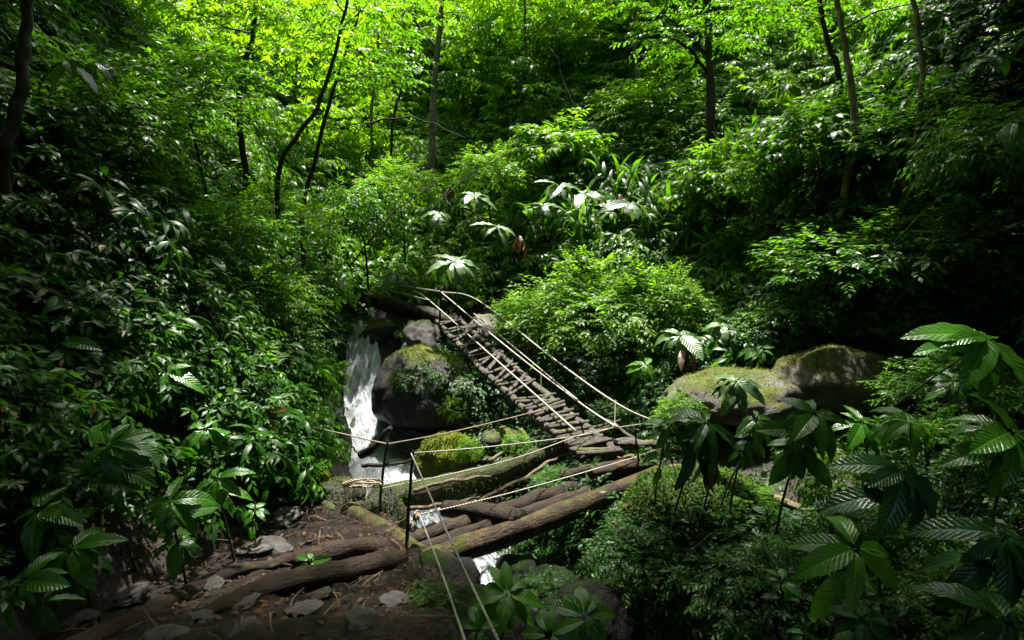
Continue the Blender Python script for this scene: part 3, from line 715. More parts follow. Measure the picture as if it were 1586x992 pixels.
bank('ground_cover', 90, (.0, 1.9, 4.0, 6.6), C_small['cover'], .4, .75,
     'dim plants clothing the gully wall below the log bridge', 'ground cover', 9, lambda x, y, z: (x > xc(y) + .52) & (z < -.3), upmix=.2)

# canopy: visible sprays over the far slope and unseen boughs added to shade the near gorge
def canopy():
    rs = np.random.RandomState(5); pts = []; sc = []; ix = []
    src = C_spray['canopy'] + C_spray['mid']
    for _ in range(260):                                     # far slope
        x = rs.uniform(-10, 12); y = rs.uniform(13.5, 30); hz = h1(x, y)
        if _ > 90: x = rs.uniform(-9, 11); y = rs.uniform(17.5, 30); hz = h1(x, y) + 1
        if (abs(x) < 3.6 and y < 17) or (-5.2 < x < -2.4 and y < 16): continue
        pts.append((x, y, hz + (rs.uniform(.3, 2.4) if _ % 8 else rs.uniform(3, 7.5)))); sc.append(rs.uniform(.7, 1.4)); ix.append(rs.randint(0, 5))
    for _ in range(820):                                     # unseen light blockers overhead: left, right and behind the viewer
        x = rs.uniform(-16, 17); y = rs.uniform(-14, 14); z = rs.uniform(8.0, 14)
        if y > 7.3 and -3.6 < x < 5.2: continue
        if y > 10.2 and -6.0 < x < 11: continue
        z = max(z, h1(x, y) + 3.5)
        px, py, f = project(x, y, z)
        if f > 1 and -150 < px < 1750 and py > -130: continue
        pts.append((x, y, z)); sc.append(rs.uniform(1.0, 1.6)); ix.append(rs.randint(0, 8))
    n = len(pts); ro = np.stack([rs.normal(0, .2, n), rs.normal(0, .2, n), rs.uniform(0, 6.28, n)], 1)
    scatter('canopy_and_shade_boughs', src, pts, ro, sc, ix, 'bright yellow-green leaves of the forest canopy, with unseen boughs added to shade the gorge', 'canopy')
canopy()

# leaf litter
def litter():
    rs = np.random.RandomState(6); src = [mesh_np('fallen_leaf', *leaf_tpl(3, 1, .52, d, .2)[:2], G['litter'], leaf_tpl(3, 1, .52, d, .2)[2], np.full(12, t)) for d, t in ((.3, .1), (.8, .4), (-.4, .2), (.1, .9), (.6, .6))]
    for k in range(2):
        tv, tf, tu = tube_geo([(-2.2, 0, .1, .11), (.2, .35 - .6 * k, .25, .09), (2.4, 0, .1, .05)], n=8, sides=5, kink=.12, seed=k)
        src.append(mesh_np('twig', tv, tf, B['stick'], tu))
    x = rs.uniform(-3.2, 2.2, 7200); y = rs.uniform(1.6, 8.6, 7200); z = H(x, y)
    ok = (np.abs(x - xc(y)) > wch(y) + .2); x, y, z = x[ok], y[ok], z[ok]
    ro = np.stack([rs.normal(0, .3, len(x)), rs.normal(0, .3, len(x)), rs.uniform(0, 6.28, len(x))], 1)
    scatter('leaf_litter', src, np.stack([x, y, z + .05], 1), ro, rs.uniform(.018, .065, len(x)), np.where(rs.rand(len(x)) < .09, rs.randint(5, 7, len(x)), rs.randint(0, 5, len(x))), 'small brown fallen leaves and twigs littering the path and banks', 'leaf litter')
litter()

# moss on the logs and stones: a child mesh of short fibres
def fuzz(o, n, ln, seed, mat='moss', zmin=.15, thr=.0, parent=None, freq=3.0):
    rs = np.random.RandomState(seed); me = o.data
    nf = len(me.polygons); ce = np.empty(nf * 3); no = np.empty(nf * 3); ar = np.empty(nf)
    me.polygons.foreach_get('center', ce); me.polygons.foreach_get('normal', no); me.polygons.foreach_get('area', ar)
    ce = ce.reshape(-1, 3); no = no.reshape(-1, 3)
    nz = np.array([noise.noise(Vector(c * freq) + Vector((seed, 0, 0))) for c in ce])
    wgt = ar * (no[:, 2] + nz * .7 > zmin + thr)
    if wgt.sum() <= 0: return
    k = rs.choice(nf, n, p=wgt / wgt.sum()); s = np.sqrt(ar[k])[:, None]
    pos = ce[k] + rs.uniform(-.6, .6, (n, 3)) * s * (1 - np.abs(no[k]))
    f = no[k] * .6 + rs.normal(0, .5, (n, 3)); f[:, 2] -= .1
    g = place_leaves(leaf_tpl(2, 1, .3, .9, .3), pos, f, no[k] + rs.normal(0, .3, (n, 3)), ln * rs.uniform(.4, 1.3, n), rs)
    c = link('moss', geo_mesh('moss', g, G[mat]), o, Matrix.Identity(4)); return c
for ob in list(COL.objects):
    lb = ob.get('label') or ''
    if 'yellow-green mossy boulder behind' in lb or lb.startswith('small yellow-green mossy boulder'): fuzz(ob, 5200, .045, 1)
    elif 'mound of rock under green moss' in lb: fuzz(ob, 9000, .06, 2, mat='moss2')
    elif lb.startswith('thick moss-covered log'): fuzz(ob, 20000, .045, 3, mat='moss2', zmin=.0); fuzz(ob, 3500, .05, 13, zmin=.5)
    elif lb.startswith('big dark wet boulder'): fuzz(ob, 3500, .05, 4, zmin=.75)
    elif lb.startswith('rounded mossy boulder'): fuzz(ob, 4500, .035, 5, zmin=.35)
    elif lb.startswith('long flat grey'): fuzz(ob, 2500, .04, 6, zmin=.75)
    elif lb.startswith('green mossy stone between'): fuzz(ob, 2500, .03, 7, zmin=-.2)
    elif lb.startswith('mossy fallen trunk'): fuzz(ob, 2500, .05, 8, zmin=.5)
    elif lb.startswith('low mossy stone'): fuzz(ob, 1500, .03, 9)
    elif lb.startswith('mossy log end') or lb.startswith('mossy dark branch') or lb.startswith('mossy stick'): fuzz(ob, 1200, .03, 10, zmin=.1)
    elif ob.parent and ob.parent.name == 'log_bridge' and 'mossy' in ob.data.materials[0].name: fuzz(ob, 2600, .022, 11, zmin=.45, freq=3.2); fuzz(ob, 1200, .02, 12, mat='moss2', zmin=.4, freq=4)
# ================================================================== INDIVIDUAL PLANTS
def ground_below(W, dy=.35, dx=0.0):
    p = Vector(W)
    for _ in range(400):
        if p.z <= h1(p.x, p.y): break
        p += Vector((dx * .02, dy * .02, -.02))
    return p

BUSH = {}
def bush_mesh(key):
    if key not in BUSH:
        kind, mat, v = key; r = np.random.RandomState(hash(kind) % 1000 if False else sum(map(ord, kind)) + v * 17)
        if kind == 'sparse': g = dome_geo(r, 1, 1, 1, 230, .13, 8, TPL_S, .6, .4, shell=.75)
        elif kind == 'small': g = dome_geo(r, 1, 1, 1, 520, .105, 9, TPL_S, .6, .38)
        elif kind == 'fine': g = dome_geo(r, 1, 1, 1, 800, .075, 9, TPL_S, .5, .32)
        elif kind == 'narrow': g = dome_geo(r, 1, 1, 1, 380, .20, 8, TPL_N, .7, .5)
        elif kind == 'dense': g = dome_geo(r, 1, 1, 1, 1400, .078, 9, TPL_S, .5, .36, shell=.72)
        else: g = dome_geo(r, 1, 1, 1, 300, .20, 8, TPL_M, .7, .5)
        BUSH[key] = geo_mesh('foliage', g, G[mat])
    return BUSH[key]

def shrub(px, py, Y, sx, sz, kind, mat, label, v=0, group=None, sy=None, name='shrub', cat='shrub'):
    W = P(px, py, Y); b = ground_below(W, .3)
    e = empty(name, b, label, cat, group)
    m = Matrix.Translation(Vector(W) - b) @ Matrix.Rotation(random.uniform(0, 6.28), 4, 'Z') @ Matrix.Diagonal((sx, sy or sx, sz, 1))
    link('foliage', bush_mesh((kind, mat, v)), e, m)
    c = Vector(W)
    tube('stem', [(*b - Vector((0, 0, .05)), .03), (*((b + c) / 2 + Vector((random.uniform(-.1, .1), 0, 0))), .025), (*c, .012)], B['dark'], e, n=10, sides=6, kink=.03, seed=px)
    return e

SGp = 'shrubs on the banks of the gorge'
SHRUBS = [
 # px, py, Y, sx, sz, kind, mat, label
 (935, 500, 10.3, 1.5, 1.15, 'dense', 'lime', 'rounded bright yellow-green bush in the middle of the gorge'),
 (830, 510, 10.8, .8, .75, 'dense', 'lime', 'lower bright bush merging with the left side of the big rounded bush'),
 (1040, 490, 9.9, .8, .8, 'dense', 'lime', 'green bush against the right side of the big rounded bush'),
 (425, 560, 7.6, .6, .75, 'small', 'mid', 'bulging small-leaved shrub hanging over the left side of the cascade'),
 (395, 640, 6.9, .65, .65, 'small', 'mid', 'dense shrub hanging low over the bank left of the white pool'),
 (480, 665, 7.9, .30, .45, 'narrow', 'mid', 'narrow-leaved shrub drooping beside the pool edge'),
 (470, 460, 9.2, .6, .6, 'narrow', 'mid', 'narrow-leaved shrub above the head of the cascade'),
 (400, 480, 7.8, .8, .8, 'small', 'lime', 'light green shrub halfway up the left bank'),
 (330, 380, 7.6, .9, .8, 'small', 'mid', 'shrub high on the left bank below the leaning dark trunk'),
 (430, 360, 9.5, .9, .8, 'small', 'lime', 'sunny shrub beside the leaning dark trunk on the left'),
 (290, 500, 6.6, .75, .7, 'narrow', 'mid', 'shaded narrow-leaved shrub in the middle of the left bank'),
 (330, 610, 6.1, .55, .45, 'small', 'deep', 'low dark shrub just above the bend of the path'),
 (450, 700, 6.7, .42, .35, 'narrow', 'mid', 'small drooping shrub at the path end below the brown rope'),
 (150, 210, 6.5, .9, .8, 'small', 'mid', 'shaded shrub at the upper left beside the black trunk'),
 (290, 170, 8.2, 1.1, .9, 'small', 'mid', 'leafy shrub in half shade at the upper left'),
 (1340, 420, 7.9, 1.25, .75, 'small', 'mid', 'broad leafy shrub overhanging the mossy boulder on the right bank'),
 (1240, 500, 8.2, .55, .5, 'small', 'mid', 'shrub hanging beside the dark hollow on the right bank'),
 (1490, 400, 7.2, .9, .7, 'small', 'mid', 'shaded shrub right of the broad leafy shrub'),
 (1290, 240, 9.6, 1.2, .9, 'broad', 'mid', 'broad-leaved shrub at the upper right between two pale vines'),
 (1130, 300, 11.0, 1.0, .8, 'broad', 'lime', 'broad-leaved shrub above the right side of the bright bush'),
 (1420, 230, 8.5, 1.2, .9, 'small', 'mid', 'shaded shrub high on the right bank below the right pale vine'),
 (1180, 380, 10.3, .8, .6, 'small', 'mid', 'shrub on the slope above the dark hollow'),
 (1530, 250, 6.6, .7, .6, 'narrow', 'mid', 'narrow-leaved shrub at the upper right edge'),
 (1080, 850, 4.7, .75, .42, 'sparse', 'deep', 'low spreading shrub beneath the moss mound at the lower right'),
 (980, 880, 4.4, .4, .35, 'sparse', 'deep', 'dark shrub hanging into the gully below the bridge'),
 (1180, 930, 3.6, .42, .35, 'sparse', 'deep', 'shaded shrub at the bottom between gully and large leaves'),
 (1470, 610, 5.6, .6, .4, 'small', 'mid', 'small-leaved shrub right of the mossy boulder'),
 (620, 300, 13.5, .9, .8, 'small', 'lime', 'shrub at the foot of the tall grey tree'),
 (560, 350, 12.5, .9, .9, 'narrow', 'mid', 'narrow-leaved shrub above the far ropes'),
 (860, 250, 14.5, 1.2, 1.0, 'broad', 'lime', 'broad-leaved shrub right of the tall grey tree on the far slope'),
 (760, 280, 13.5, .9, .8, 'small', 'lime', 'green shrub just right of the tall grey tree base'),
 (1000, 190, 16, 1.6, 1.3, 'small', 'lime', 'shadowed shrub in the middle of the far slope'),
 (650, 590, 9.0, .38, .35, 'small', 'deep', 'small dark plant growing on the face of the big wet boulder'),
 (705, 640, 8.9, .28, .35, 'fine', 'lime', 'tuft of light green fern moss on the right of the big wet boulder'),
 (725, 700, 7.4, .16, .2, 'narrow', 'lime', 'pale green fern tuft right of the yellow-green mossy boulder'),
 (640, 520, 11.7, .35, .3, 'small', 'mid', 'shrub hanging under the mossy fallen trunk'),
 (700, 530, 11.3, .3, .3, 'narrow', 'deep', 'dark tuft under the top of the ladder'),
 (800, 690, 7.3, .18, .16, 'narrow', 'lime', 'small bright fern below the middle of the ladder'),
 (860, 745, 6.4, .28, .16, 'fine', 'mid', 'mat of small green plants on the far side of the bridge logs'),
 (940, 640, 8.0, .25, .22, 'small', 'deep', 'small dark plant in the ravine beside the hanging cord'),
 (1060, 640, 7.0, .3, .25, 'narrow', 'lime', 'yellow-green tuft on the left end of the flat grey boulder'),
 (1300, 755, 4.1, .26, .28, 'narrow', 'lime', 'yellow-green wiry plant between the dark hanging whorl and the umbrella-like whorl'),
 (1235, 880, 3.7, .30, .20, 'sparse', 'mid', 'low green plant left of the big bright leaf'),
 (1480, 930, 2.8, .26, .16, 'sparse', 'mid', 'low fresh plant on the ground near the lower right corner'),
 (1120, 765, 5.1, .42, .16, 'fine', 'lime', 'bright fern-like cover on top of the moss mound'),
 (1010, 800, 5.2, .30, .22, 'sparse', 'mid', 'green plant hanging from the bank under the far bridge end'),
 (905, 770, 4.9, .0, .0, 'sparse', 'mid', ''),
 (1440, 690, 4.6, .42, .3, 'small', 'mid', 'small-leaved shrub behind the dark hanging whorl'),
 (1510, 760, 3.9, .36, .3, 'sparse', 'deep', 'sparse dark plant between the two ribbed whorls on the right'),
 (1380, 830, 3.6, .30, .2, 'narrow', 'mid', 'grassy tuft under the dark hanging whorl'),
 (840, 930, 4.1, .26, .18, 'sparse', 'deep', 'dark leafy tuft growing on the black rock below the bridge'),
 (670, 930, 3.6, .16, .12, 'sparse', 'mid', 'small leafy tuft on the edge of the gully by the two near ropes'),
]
SHRUBS = [q for q in SHRUBS if q[3] > 0]
for i, s in enumerate(SHRUBS): shrub(*s, v=i % 3, group=SGp)

# ---- large-leaved plants with separate leaves
BIGT = [leaf_tpl(12, 2, w, d, f, .62, rp) for w, d, f, rp in ((.42, .8, .3, .10), (.35, 1.1, .25, .14), (.46, .55, .3, .08), (.38, 1.4, .3, .14))]
BIGM = {}
def big_leaf_mesh(mat, v, tint):
    k = (mat, v, tint)
    if k not in BIGM:
        V, F, U = BIGT[v]; BIGM[k] = mesh_np('leaf', V, F, G[mat], U, np.full(len(V), tint / 4 + .1))
    return BIGM[k]

def whorl(e, W, n, ll, mat, rs, tilt, droop=0, width=1.0, az0=None, arc=2 * math.pi):
    base = Vector(W) - e.location
    a0 = rs.uniform(0, 6.28) if az0 is None else az0 - arc / 2
    T = Matrix.Rotation(tilt[0], 3, 'X') @ Matrix.Rotation(tilt[1], 3, 'Y')
    for k in range(n):
        az = a0 + (k + rs.uniform(.2, .8)) / n * arc
        el = rs.uniform(-.35, .35) - droop
        f = T @ Vector((math.cos(az) * math.cos(el), math.sin(az) * math.cos(el), math.sin(el)))
        up = T @ Vector((rs.normal(0, .15), rs.normal(0, .15), 1))
        z = (up - up.dot(f) * f).normalized(); y = z.cross(f)
        s = ll * rs.uniform(.55, 1.15)
        m3 = Matrix((f * s, y * s * width, z * s)).transposed()
        m = Matrix.Translation(base + f * .02) @ m3.to_4x4()
        link('leaf', big_leaf_mesh(mat, rs.randint(0, 4), rs.randint(0, 4)), e, m)

def bigleaf(px, py, Y, ll, n, mat, label, seed, lower=1, tilt=(-.25, 0), droop=.1, width=1.0, name='broad_leaved_plant', cat='plant', group='large-leaved plants around the bridges', tall=None, az0=None, arc=2 * math.pi, stem='stem'):
    rs = np.random.RandomState(seed); W = P(px, py, Y); b = ground_below(W, .25 if py > 560 else 1.2, rs.uniform(-.2, .2))
    e = empty(name, b, label, cat, group)
    mid = (Vector(W) + b) / 2 + Vector((rs.normal(0, .04), rs.normal(0, .04), .05))
    pts = [(*b - Vector((0, 0, .04)), .011), (*mid, .009), (*W, .006)]
    tube('stem', pts, B[stem], e, n=16, sides=6)
    whorl(e, W, n, ll, mat, rs, tilt, droop, width, az0, arc)
    C = spline(pts, 20)
    for j in range(lower):
        t = 19 - int(min(17, (j + 1) * .10 / max(.1, (Vector(W) - b).length) * 20 * (1 + rs.rand())))
        whorl(e, Vector(C[max(3, t), :3]), max(3, n - 3), ll * .9, mat, rs, tilt, droop + .2, width)
    return e

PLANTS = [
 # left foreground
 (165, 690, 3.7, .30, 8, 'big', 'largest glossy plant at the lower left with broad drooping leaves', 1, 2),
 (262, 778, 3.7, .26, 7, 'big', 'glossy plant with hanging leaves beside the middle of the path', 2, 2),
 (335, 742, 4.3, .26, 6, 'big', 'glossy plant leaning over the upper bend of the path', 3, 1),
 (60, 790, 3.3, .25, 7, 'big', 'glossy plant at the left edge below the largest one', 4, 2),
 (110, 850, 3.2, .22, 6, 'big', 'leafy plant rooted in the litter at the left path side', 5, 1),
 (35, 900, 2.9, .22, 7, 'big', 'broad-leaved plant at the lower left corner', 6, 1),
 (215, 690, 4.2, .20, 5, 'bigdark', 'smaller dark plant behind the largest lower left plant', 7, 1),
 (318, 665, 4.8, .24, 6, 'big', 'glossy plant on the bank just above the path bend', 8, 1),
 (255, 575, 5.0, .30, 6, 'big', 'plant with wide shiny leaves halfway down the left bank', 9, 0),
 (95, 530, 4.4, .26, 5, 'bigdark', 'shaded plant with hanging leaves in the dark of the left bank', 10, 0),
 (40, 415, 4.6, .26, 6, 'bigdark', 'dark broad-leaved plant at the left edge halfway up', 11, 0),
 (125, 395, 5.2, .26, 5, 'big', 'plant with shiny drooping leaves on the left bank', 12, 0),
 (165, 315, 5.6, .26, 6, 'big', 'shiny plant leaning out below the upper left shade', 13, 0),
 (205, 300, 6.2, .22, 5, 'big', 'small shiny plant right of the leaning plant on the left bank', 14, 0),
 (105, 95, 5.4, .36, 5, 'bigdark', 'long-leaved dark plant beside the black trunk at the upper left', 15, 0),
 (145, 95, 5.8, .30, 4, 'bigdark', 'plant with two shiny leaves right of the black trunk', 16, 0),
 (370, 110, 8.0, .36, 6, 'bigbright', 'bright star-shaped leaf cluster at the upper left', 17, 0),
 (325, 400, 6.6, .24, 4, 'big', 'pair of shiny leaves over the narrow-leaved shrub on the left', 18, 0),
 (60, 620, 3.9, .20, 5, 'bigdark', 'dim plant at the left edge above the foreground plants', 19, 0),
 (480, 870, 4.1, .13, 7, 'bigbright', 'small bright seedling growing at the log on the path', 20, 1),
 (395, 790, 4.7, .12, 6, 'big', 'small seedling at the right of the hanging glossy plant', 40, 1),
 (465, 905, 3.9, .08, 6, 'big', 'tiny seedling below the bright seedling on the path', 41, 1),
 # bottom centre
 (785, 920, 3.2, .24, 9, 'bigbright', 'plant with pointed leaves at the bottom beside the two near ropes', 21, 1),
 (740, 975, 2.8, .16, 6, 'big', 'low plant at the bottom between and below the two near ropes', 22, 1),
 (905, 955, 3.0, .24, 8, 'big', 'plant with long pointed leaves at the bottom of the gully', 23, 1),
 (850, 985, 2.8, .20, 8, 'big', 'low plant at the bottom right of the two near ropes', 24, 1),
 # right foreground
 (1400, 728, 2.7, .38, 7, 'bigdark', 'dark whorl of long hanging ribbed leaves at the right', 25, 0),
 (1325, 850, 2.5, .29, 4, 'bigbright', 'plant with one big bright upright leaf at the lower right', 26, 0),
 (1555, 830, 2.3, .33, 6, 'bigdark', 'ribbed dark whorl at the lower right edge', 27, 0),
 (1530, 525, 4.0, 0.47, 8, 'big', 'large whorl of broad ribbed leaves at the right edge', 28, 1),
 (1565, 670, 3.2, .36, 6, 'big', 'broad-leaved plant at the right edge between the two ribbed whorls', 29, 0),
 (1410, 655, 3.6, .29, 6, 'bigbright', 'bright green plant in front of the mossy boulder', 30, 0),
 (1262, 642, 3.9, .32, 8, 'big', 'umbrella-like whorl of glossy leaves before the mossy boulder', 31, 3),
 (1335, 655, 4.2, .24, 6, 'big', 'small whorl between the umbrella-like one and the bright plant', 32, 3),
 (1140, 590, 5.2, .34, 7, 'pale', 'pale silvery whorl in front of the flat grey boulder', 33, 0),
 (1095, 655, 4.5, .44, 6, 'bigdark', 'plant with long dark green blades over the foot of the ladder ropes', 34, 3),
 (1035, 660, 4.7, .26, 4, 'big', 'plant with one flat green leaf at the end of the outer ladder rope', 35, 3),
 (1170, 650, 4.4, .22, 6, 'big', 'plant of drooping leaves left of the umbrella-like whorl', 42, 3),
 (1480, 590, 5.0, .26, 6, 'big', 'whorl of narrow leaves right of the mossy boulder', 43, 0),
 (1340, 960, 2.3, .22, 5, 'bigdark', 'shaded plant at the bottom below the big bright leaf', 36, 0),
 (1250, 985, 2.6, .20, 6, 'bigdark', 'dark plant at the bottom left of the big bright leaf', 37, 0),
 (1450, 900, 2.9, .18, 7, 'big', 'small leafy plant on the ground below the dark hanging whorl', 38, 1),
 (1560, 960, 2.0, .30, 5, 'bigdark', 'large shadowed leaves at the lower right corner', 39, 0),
 (1210, 900, 3.3, .12, 7, 'big', 'small round-leaved plant left of the big bright leaf', 44, 1),
 (1190, 800, 4.4, .14, 7, 'big', 'small plant on the bank under the drooping leaves', 45, 1),
 # mid distance
 (1055, 520, 8.2, .50, 7, 'pale', 'silvery plant with reddish dead leaves before the dark hollow', 46, 0),
 (1120, 505, 8.4, .42, 5, 'pale', 'smaller silvery plant right of the one with dead leaves', 47, 0),
 (1000, 565, 8.0, .36, 4, 'bigbright', 'plant with upright bright leaves in the ravine under the big bush', 48, 1),
 (705, 405, 11.4, .62, 9, 'pale', 'silvery umbrella of leaves just above the ladder top', 49, 0),
 (612, 425, 12.0, .46, 6, 'pale', 'silvery leaves beside the far ropes left of the ladder top', 50, 0),
 (735, 303, 12.5, .52, 7, 'pale', 'pale whorl right below the base of the tall grey tree', 51, 0),
 (770, 352, 12.0, .52, 7, 'pale', 'pale drooping whorl between the tall tree and the bright bush', 52, 0),
 (842, 318, 12.3, .52, 8, 'pale', 'pale whorl with spread fingers above the bright bush', 53, 0),
 (866, 288, 13.0, .55, 8, 'pale', 'highest pale whorl above the bright bush', 54, 0),
 (976, 315, 11.8, .60, 8, 'pale', 'pale whorl of long leaves right of the others above the bush', 55, 0),
 (905, 300, 12.6, .46, 7, 'pale', 'pale whorl between the spread-fingered and long-leaved ones', 56, 0),
 (680, 330, 12.4, .50, 7, 'pale', 'pale whorl left of the others under the tall tree', 57, 0),
 (1185, 470, 9.0, .34, 5, 'big', 'shiny leaves hanging into the dark hollow on the right', 58, 0),
 (1440, 405, 6.6, .30, 5, 'pale', 'silvery leaves on top of the broad right-bank shrub', 59, 0),
 (1380, 400, 6.9, .28, 5, 'pale', 'small silvery whorl on the broad right-bank shrub', 60, 0),
 (1220, 130, 9.5, .42, 8, 'bigbright', 'bright plant with rounded leaves below the left pale vine', 61, 1),
 (1270, 235, 8.8, .34, 6, 'pale', 'silvery leaves in front of the upper right broad-leaved shrub', 62, 0),
 (1375, 235, 8.2, .34, 6, 'pale', 'silvery whorl between the two pale vines', 63, 0),
 (1190, 185, 11.5, .40, 8, 'bigbright', 'yellow-green sprig at the upper right of the far slope', 64, 1),
 (1545, 90, 6.8, .34, 7, 'big', 'shiny sprays at the upper right edge', 65, 0),
 (1570, 190, 5.6, .36, 7, 'big', 'broad leaves leaning in from the upper right edge', 66, 0),
 (1480, 300, 6.6, .30, 7, 'big', 'leafy whorl on the dark right bank', 67, 0),
]
rs0 = random.Random(3)
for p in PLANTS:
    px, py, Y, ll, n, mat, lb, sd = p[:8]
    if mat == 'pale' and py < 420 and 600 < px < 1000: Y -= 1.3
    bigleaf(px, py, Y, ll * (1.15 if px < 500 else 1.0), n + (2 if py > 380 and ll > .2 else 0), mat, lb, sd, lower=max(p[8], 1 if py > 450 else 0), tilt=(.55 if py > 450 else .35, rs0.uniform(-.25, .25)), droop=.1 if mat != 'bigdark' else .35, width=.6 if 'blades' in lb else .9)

# withered leaves
for (px, py, Y, ll, n, lb, sd) in ((805, 365, 11.8, .5, 6, 'withered orange-brown plant among the pale whorls', 80), (700, 290, 13, .4, 5, 'rust-coloured dying plant under the tall grey tree', 81),
                               (1060, 540, 8.1, .42, 6, 'brown withered leaves hanging under the silvery plant', 82), (1105, 720, 4.5, .22, 6, 'brown shrivelled leaves hanging beside the long dark blades', 83),
                               (1160, 690, 4.6, .2, 5, 'dry brown leaves dangling over the flat boulder foot', 84), (960, 300, 12.5, .4, 5, 'brown-tipped leaves among the tall ginger stems', 85)):
    bigleaf(px, py, Y, ll, n, 'brown', lb, sd, lower=0, droop=.9, width=.6, name='withered_plant', cat='plant', group='withered plants')

# tall ginger-like stems
GT = leaf_tpl(7, 1, .17, .9, .3, .5)
def ginger(px, py, Y, hgt, nst, label, seed, mat='mid'):
    rs = np.random.RandomState(seed); W = P(px, py, Y); b = Vector((W.x, W.y, h1(W.x, W.y)));
    e = empty('ginger_plant', b, label, 'plant', 'tall arching plants on the far slope')
    parts = []
    for s in range(nst):
        az = rs.uniform(0, 6.28); lean = rs.uniform(.2, .6); base = np.array(b) + np.array([rs.normal(0, .2), rs.normal(0, .2), -.1])
        top = base + np.array([math.cos(az) * lean * hgt, math.sin(az) * lean * hgt, hgt * rs.uniform(.75, 1.1)])
        mid = (base + top) / 2 + np.array([-math.cos(az) * .12, -math.sin(az) * .12, .12]) * hgt
        C = spline([(*base, .014), (*mid, .011), (*top, .005)], 16)
        tube('stem', C, B['stem'], e, n=16, sides=6)
        n = 13; idx = np.linspace(4, 15, n).astype(int); pos = C[idx, :3]; d = nrm(np.gradient(C[:, :3], axis=0))[idx]
        side = nrm(np.cross(d, np.array([math.cos(az + 1.57), math.sin(az + 1.57), .2])))
        sg = np.where(np.arange(n) % 2, 1, -1)[:, None]
        f = d * .55 + side * sg * .9 + rs.normal(0, .12, (n, 3)); f[-1] = d[-1]
        parts.append(place_leaves(GT, pos, f, np.array([0, 0, 1.0]) + rs.normal(0, .2, (n, 3)), rs.uniform(.38, .6, n), rs))
    g = merge(parts); link('foliage', geo_mesh('foliage', g, G[mat]), e)
for i, (px, py, Y, hg, ns, lb) in enumerate(((900, 300, 12.2, 1.5, 6, 'arching ginger-like plant above the left half of the bright bush'), (960, 280, 12.8, 1.7, 6, 'tallest ginger-like plant behind the long pale whorl'),
        (1020, 310, 12, 1.5, 6, 'ginger-like plant above the right half of the bright bush'), (1075, 330, 11.6, 1.4, 5, 'ginger-like plant at the right end of the arching row'),
        (840, 330, 12.8, 1.3, 5, 'ginger-like plant behind the spread-fingered pale whorl'), (660, 360, 12.4, 1.2, 5, 'arching plant left of the silvery umbrella of leaves'), (1130, 250, 12.8, 1.5, 5, 'ginger-like plant beside the broad-leaved shrub on the far slope'))):
    ginger(px, py, Y, hg, ns, lb, 90 + i)

# ================================================================== TREES
CROWN = [geo_mesh('crown', spray_crown(np.random.RandomState(500 + i), 1, 1, 1, 190, .10, 11, TPL_M, 16), G['canopy']) for i in range(3)]
CROWN_D = [geo_mesh('crown', spray_crown(np.random.RandomState(510 + i), 1, 1, 1, 230, .10, 11, TPL_M, 16), G['mid']) for i in range(2)]
def tree(pts, mat, label, crown=None, cr=(1.6, 1.2), seed=0, name='tree', cat='tree', limbs=3, group='trees rising from the gorge', dark=False):
    """pts: trunk by pixels from the top down to the base (px, py, Y, radius)"""
    A = PR(*pts); base = Vector(A[-1][:3]); g = ground_below(base, .15)
    if g.z < base.z - .05: A.append((*g - Vector((0, 0, .1)), A[-1][3] * 1.15)); base = g
    rs = np.random.RandomState(seed)
    e = empty(name, base, label, cat, group)
    A = [(*q[:3], q[3] * (.48 if mat != 'vine' else 1)) for q in A]
    tube('trunk', A, B[mat], e, n=44, sides=12, rough=.07, seed=seed, kink=.03)
    top = Vector(A[0][:3]); C = spline(A, 40)
    for k in range(limbs):
        s = C[rs.randint(1, 18)]; az = rs.uniform(0, 6.28); ln = rs.uniform(.8, 1.8)
        p = Vector(s[:3]); q = p + Vector((math.cos(az) * ln, math.sin(az) * ln * .6, ln * rs.uniform(.2, .8)))
        m = (p + q) / 2 + Vector((0, 0, rs.uniform(-.15, .2)))
        tube('limb', [(*p, s[3] * .5), (*m, s[3] * .35), (*q, s[3] * .12)], B[mat], e, n=14, sides=6, kink=.06, seed=seed + k)
    if crown is not None:
        src = (CROWN_D if dark else CROWN); me = src[seed % len(src)]
        for k in range(1):
            c = P(*crown) - base
            link('crown', me, e, Matrix.Translation(c) @ Matrix.Rotation(rs.uniform(0, 6.28), 4, 'Z') @ Matrix.Diagonal((cr[0], cr[0], cr[1], 1)))
    return e
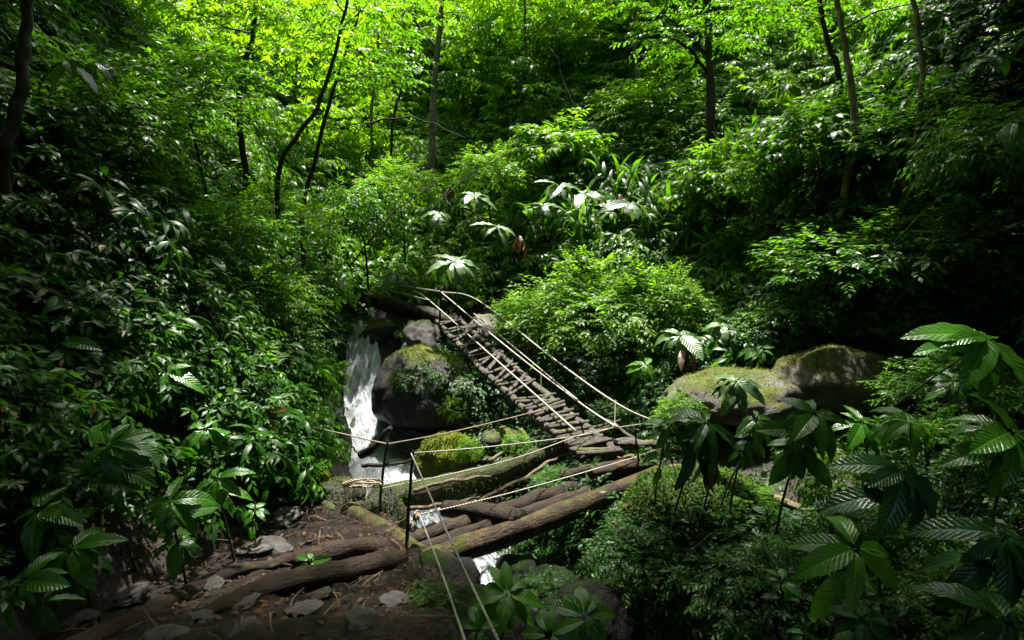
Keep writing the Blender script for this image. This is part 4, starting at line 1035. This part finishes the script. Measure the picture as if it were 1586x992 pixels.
TREES = [
 (((690, -60, 16.5, .10), (681, 40, 16.2, .15), (672, 150, 16, .18), (668, 255, 15.7, .21)), 'tree', 'tall grey-barked tree standing in the middle of the far slope', (770, -60, 17.5), (1.8, 1.0), False),
 (((645, 10, 15, .04), (632, 100, 14.8, .06), (606, 215, 14.5, .07)), 'dark', 'thin curved sapling left of the tall grey tree', (690, -40, 15.5), (.9, .6), False),
 (((545, -40, 10, .05), (525, 60, 9.8, .06), (490, 170, 9.5, .07), (430, 285, 9.2, .08)), 'dark', 'dark trunk leaning up to the right from the left bank', (530, 20, 10.2), (1.5, 1.0), True),
 (((560, 10, 11.5, .05), (525, 110, 11.2, .06), (490, 240, 11, .08), (468, 345, 10.8, .09)), 'dark', 'second dark leaning trunk just right of the first', (470, 20, 11.6), (1.4, .9), False),
 (((45, -60, 5.2, .085), (40, 60, 5.1, .09), (28, 160, 5, .10), (4, 270, 4.9, .11)), 'dark', 'thick black trunk at the upper left edge', None, None, True),
 (((1290, -40, 8.8, .035), (1306, 60, 8.7, .04), (1322, 190, 8.6, .05)), 'vine', 'pale slim trunk on the right with a bend near its foot', None, None, True),
 (((1416, -40, 8.0, .03), (1419, 50, 8.0, .032), (1427, 145, 7.9, .035)), 'vine', 'pale slim trunk rising straight at the far right', None, None, True),
 (((985, -20, 17, .10), (982, 60, 17, .12), (988, 130, 16.8, .14)), 'tree', 'pale trunk half hidden by leaves on the far slope', (1000, -10, 18), (2.0, 1.2), False),
 (((1092, -30, 14, .13), (1098, 80, 13.8, .18), (1100, 200, 13.5, .24)), 'dark', 'dark trunk wrapped in roots and vines right of the centre', (1090, -10, 14), (1.8, 1.2), True),
 (((812, -20, 18, .07), (815, 80, 18, .09), (820, 200, 17.6, .11)), 'tree', 'slender trunk among bright leaves right of the tall tree', (815, 0, 18.5), (2.4, 1.6), False),
 (((860, 40, 15.5, .03), (868, 110, 15.4, .035), (893, 185, 15, .04)), 'dark', 'thin black sapling leaning left on the far slope', None, None, False),
 (((1265, -20, 10.5, .07), (1280, 60, 10.4, .08), (1300, 130, 10.2, .10)), 'dark', 'dark trunk behind the bent pale trunk', (1255, -10, 10.8), (1.5, .9), True),
 (((580, -20, 17, .06), (585, 90, 17, .08), (575, 190, 16.6, .09)), 'tree', 'slim trunk in the brightest leaves left of the tall tree', (480, -20, 18), (2.0, 1.3), False),
 (((760, 20, 20, .10), (755, 100, 20, .12), (750, 190, 19.5, .14)), 'tree', 'distant trunk just right behind the tall grey tree', (760, 10, 20), (2.4, 1.7), False),
 (((920, -20, 20, .10), (915, 60, 20, .12), (910, 150, 19.5, .14)), 'tree', 'far trunk under the bright canopy right of the centre', (905, 10, 20), (2.6, 1.7), False),
 (((400, -30, 12, .08), (390, 60, 12, .10), (370, 160, 11.6, .12)), 'dark', 'shadowy trunk in the leaves above the left bank', (400, 20, 12.4), (1.8, 1.2), False),
]
for i, (pts, mt, lb, cr, rad, dk) in enumerate(TREES):
    tree(pts, mt, lb, cr, rad or (1, 1), seed=i, dark=dk, limbs=3 if cr else 1)
# bare branches in the middle
for i, (pts, lb) in enumerate(((((660, 335, 11.6, .014), (730, 270, 11.8, .012), (800, 235, 12, .009), (880, 222, 12.4, .004)), 'thin bare branch arching right over the pale whorls'),
                              (((540, 415, 11.4, .018), (610, 330, 11.6, .015), (680, 280, 11.8, .012)), 'thin bare branch slanting up left of the silvery umbrella'),
                              (((565, 190, 13, .02), (640, 183, 13, .02), (720, 215, 13, .01)), 'thin twig crossing in front of the tall grey tree'))):
    thing_tube('branch', PR(*pts), B['dark'], lb, 'branch', 'bare branches in the middle of the gorge', n=24, sides=7, kink=.05, seed=60 + i)

# ================================================================== LIGHT
w = bpy.data.worlds.new('World'); scene.world = w; w.use_nodes = True
nt = w.node_tree; bg = nt.nodes['Background']
sky = nt.nodes.new('ShaderNodeTexSky'); sky.sky_type = 'NISHITA'; sky.sun_disc = False
EL, AZ = math.radians(69), math.radians(2)          # sun ahead of the camera, a little to the right
sky.sun_elevation = EL; sky.sun_rotation = AZ
nt.links.new(sky.outputs[0], bg.inputs[0]); bg.inputs[1].default_value = .095; sky.dust_density = 3.0; sky.ozone_density = 0.4
sl = bpy.data.lights.new('sun', 'SUN'); sl.energy = 4.9; sl.angle = math.radians(2.0); sl.color = (1, .95, .86)
so = bpy.data.objects.new('sun', sl); COL.objects.link(so)
d = Vector((math.sin(AZ) * math.cos(EL), math.cos(AZ) * math.cos(EL), math.sin(EL)))
so.rotation_euler = d.to_track_quat('Z', 'Y').to_euler()
so.location = (0, 20, 40)
scene.view_settings.view_transform = 'Standard'; scene.view_settings.look = 'None'
scene.view_settings.exposure = 1.9; scene.view_settings.gamma = 1
cy = scene.cycles
cy.max_bounces = 7; cy.diffuse_bounces = 3; cy.glossy_bounces = 2; cy.transmission_bounces = 5; cy.use_denoising = True
cy.caustics_reflective = False; cy.caustics_refractive = False
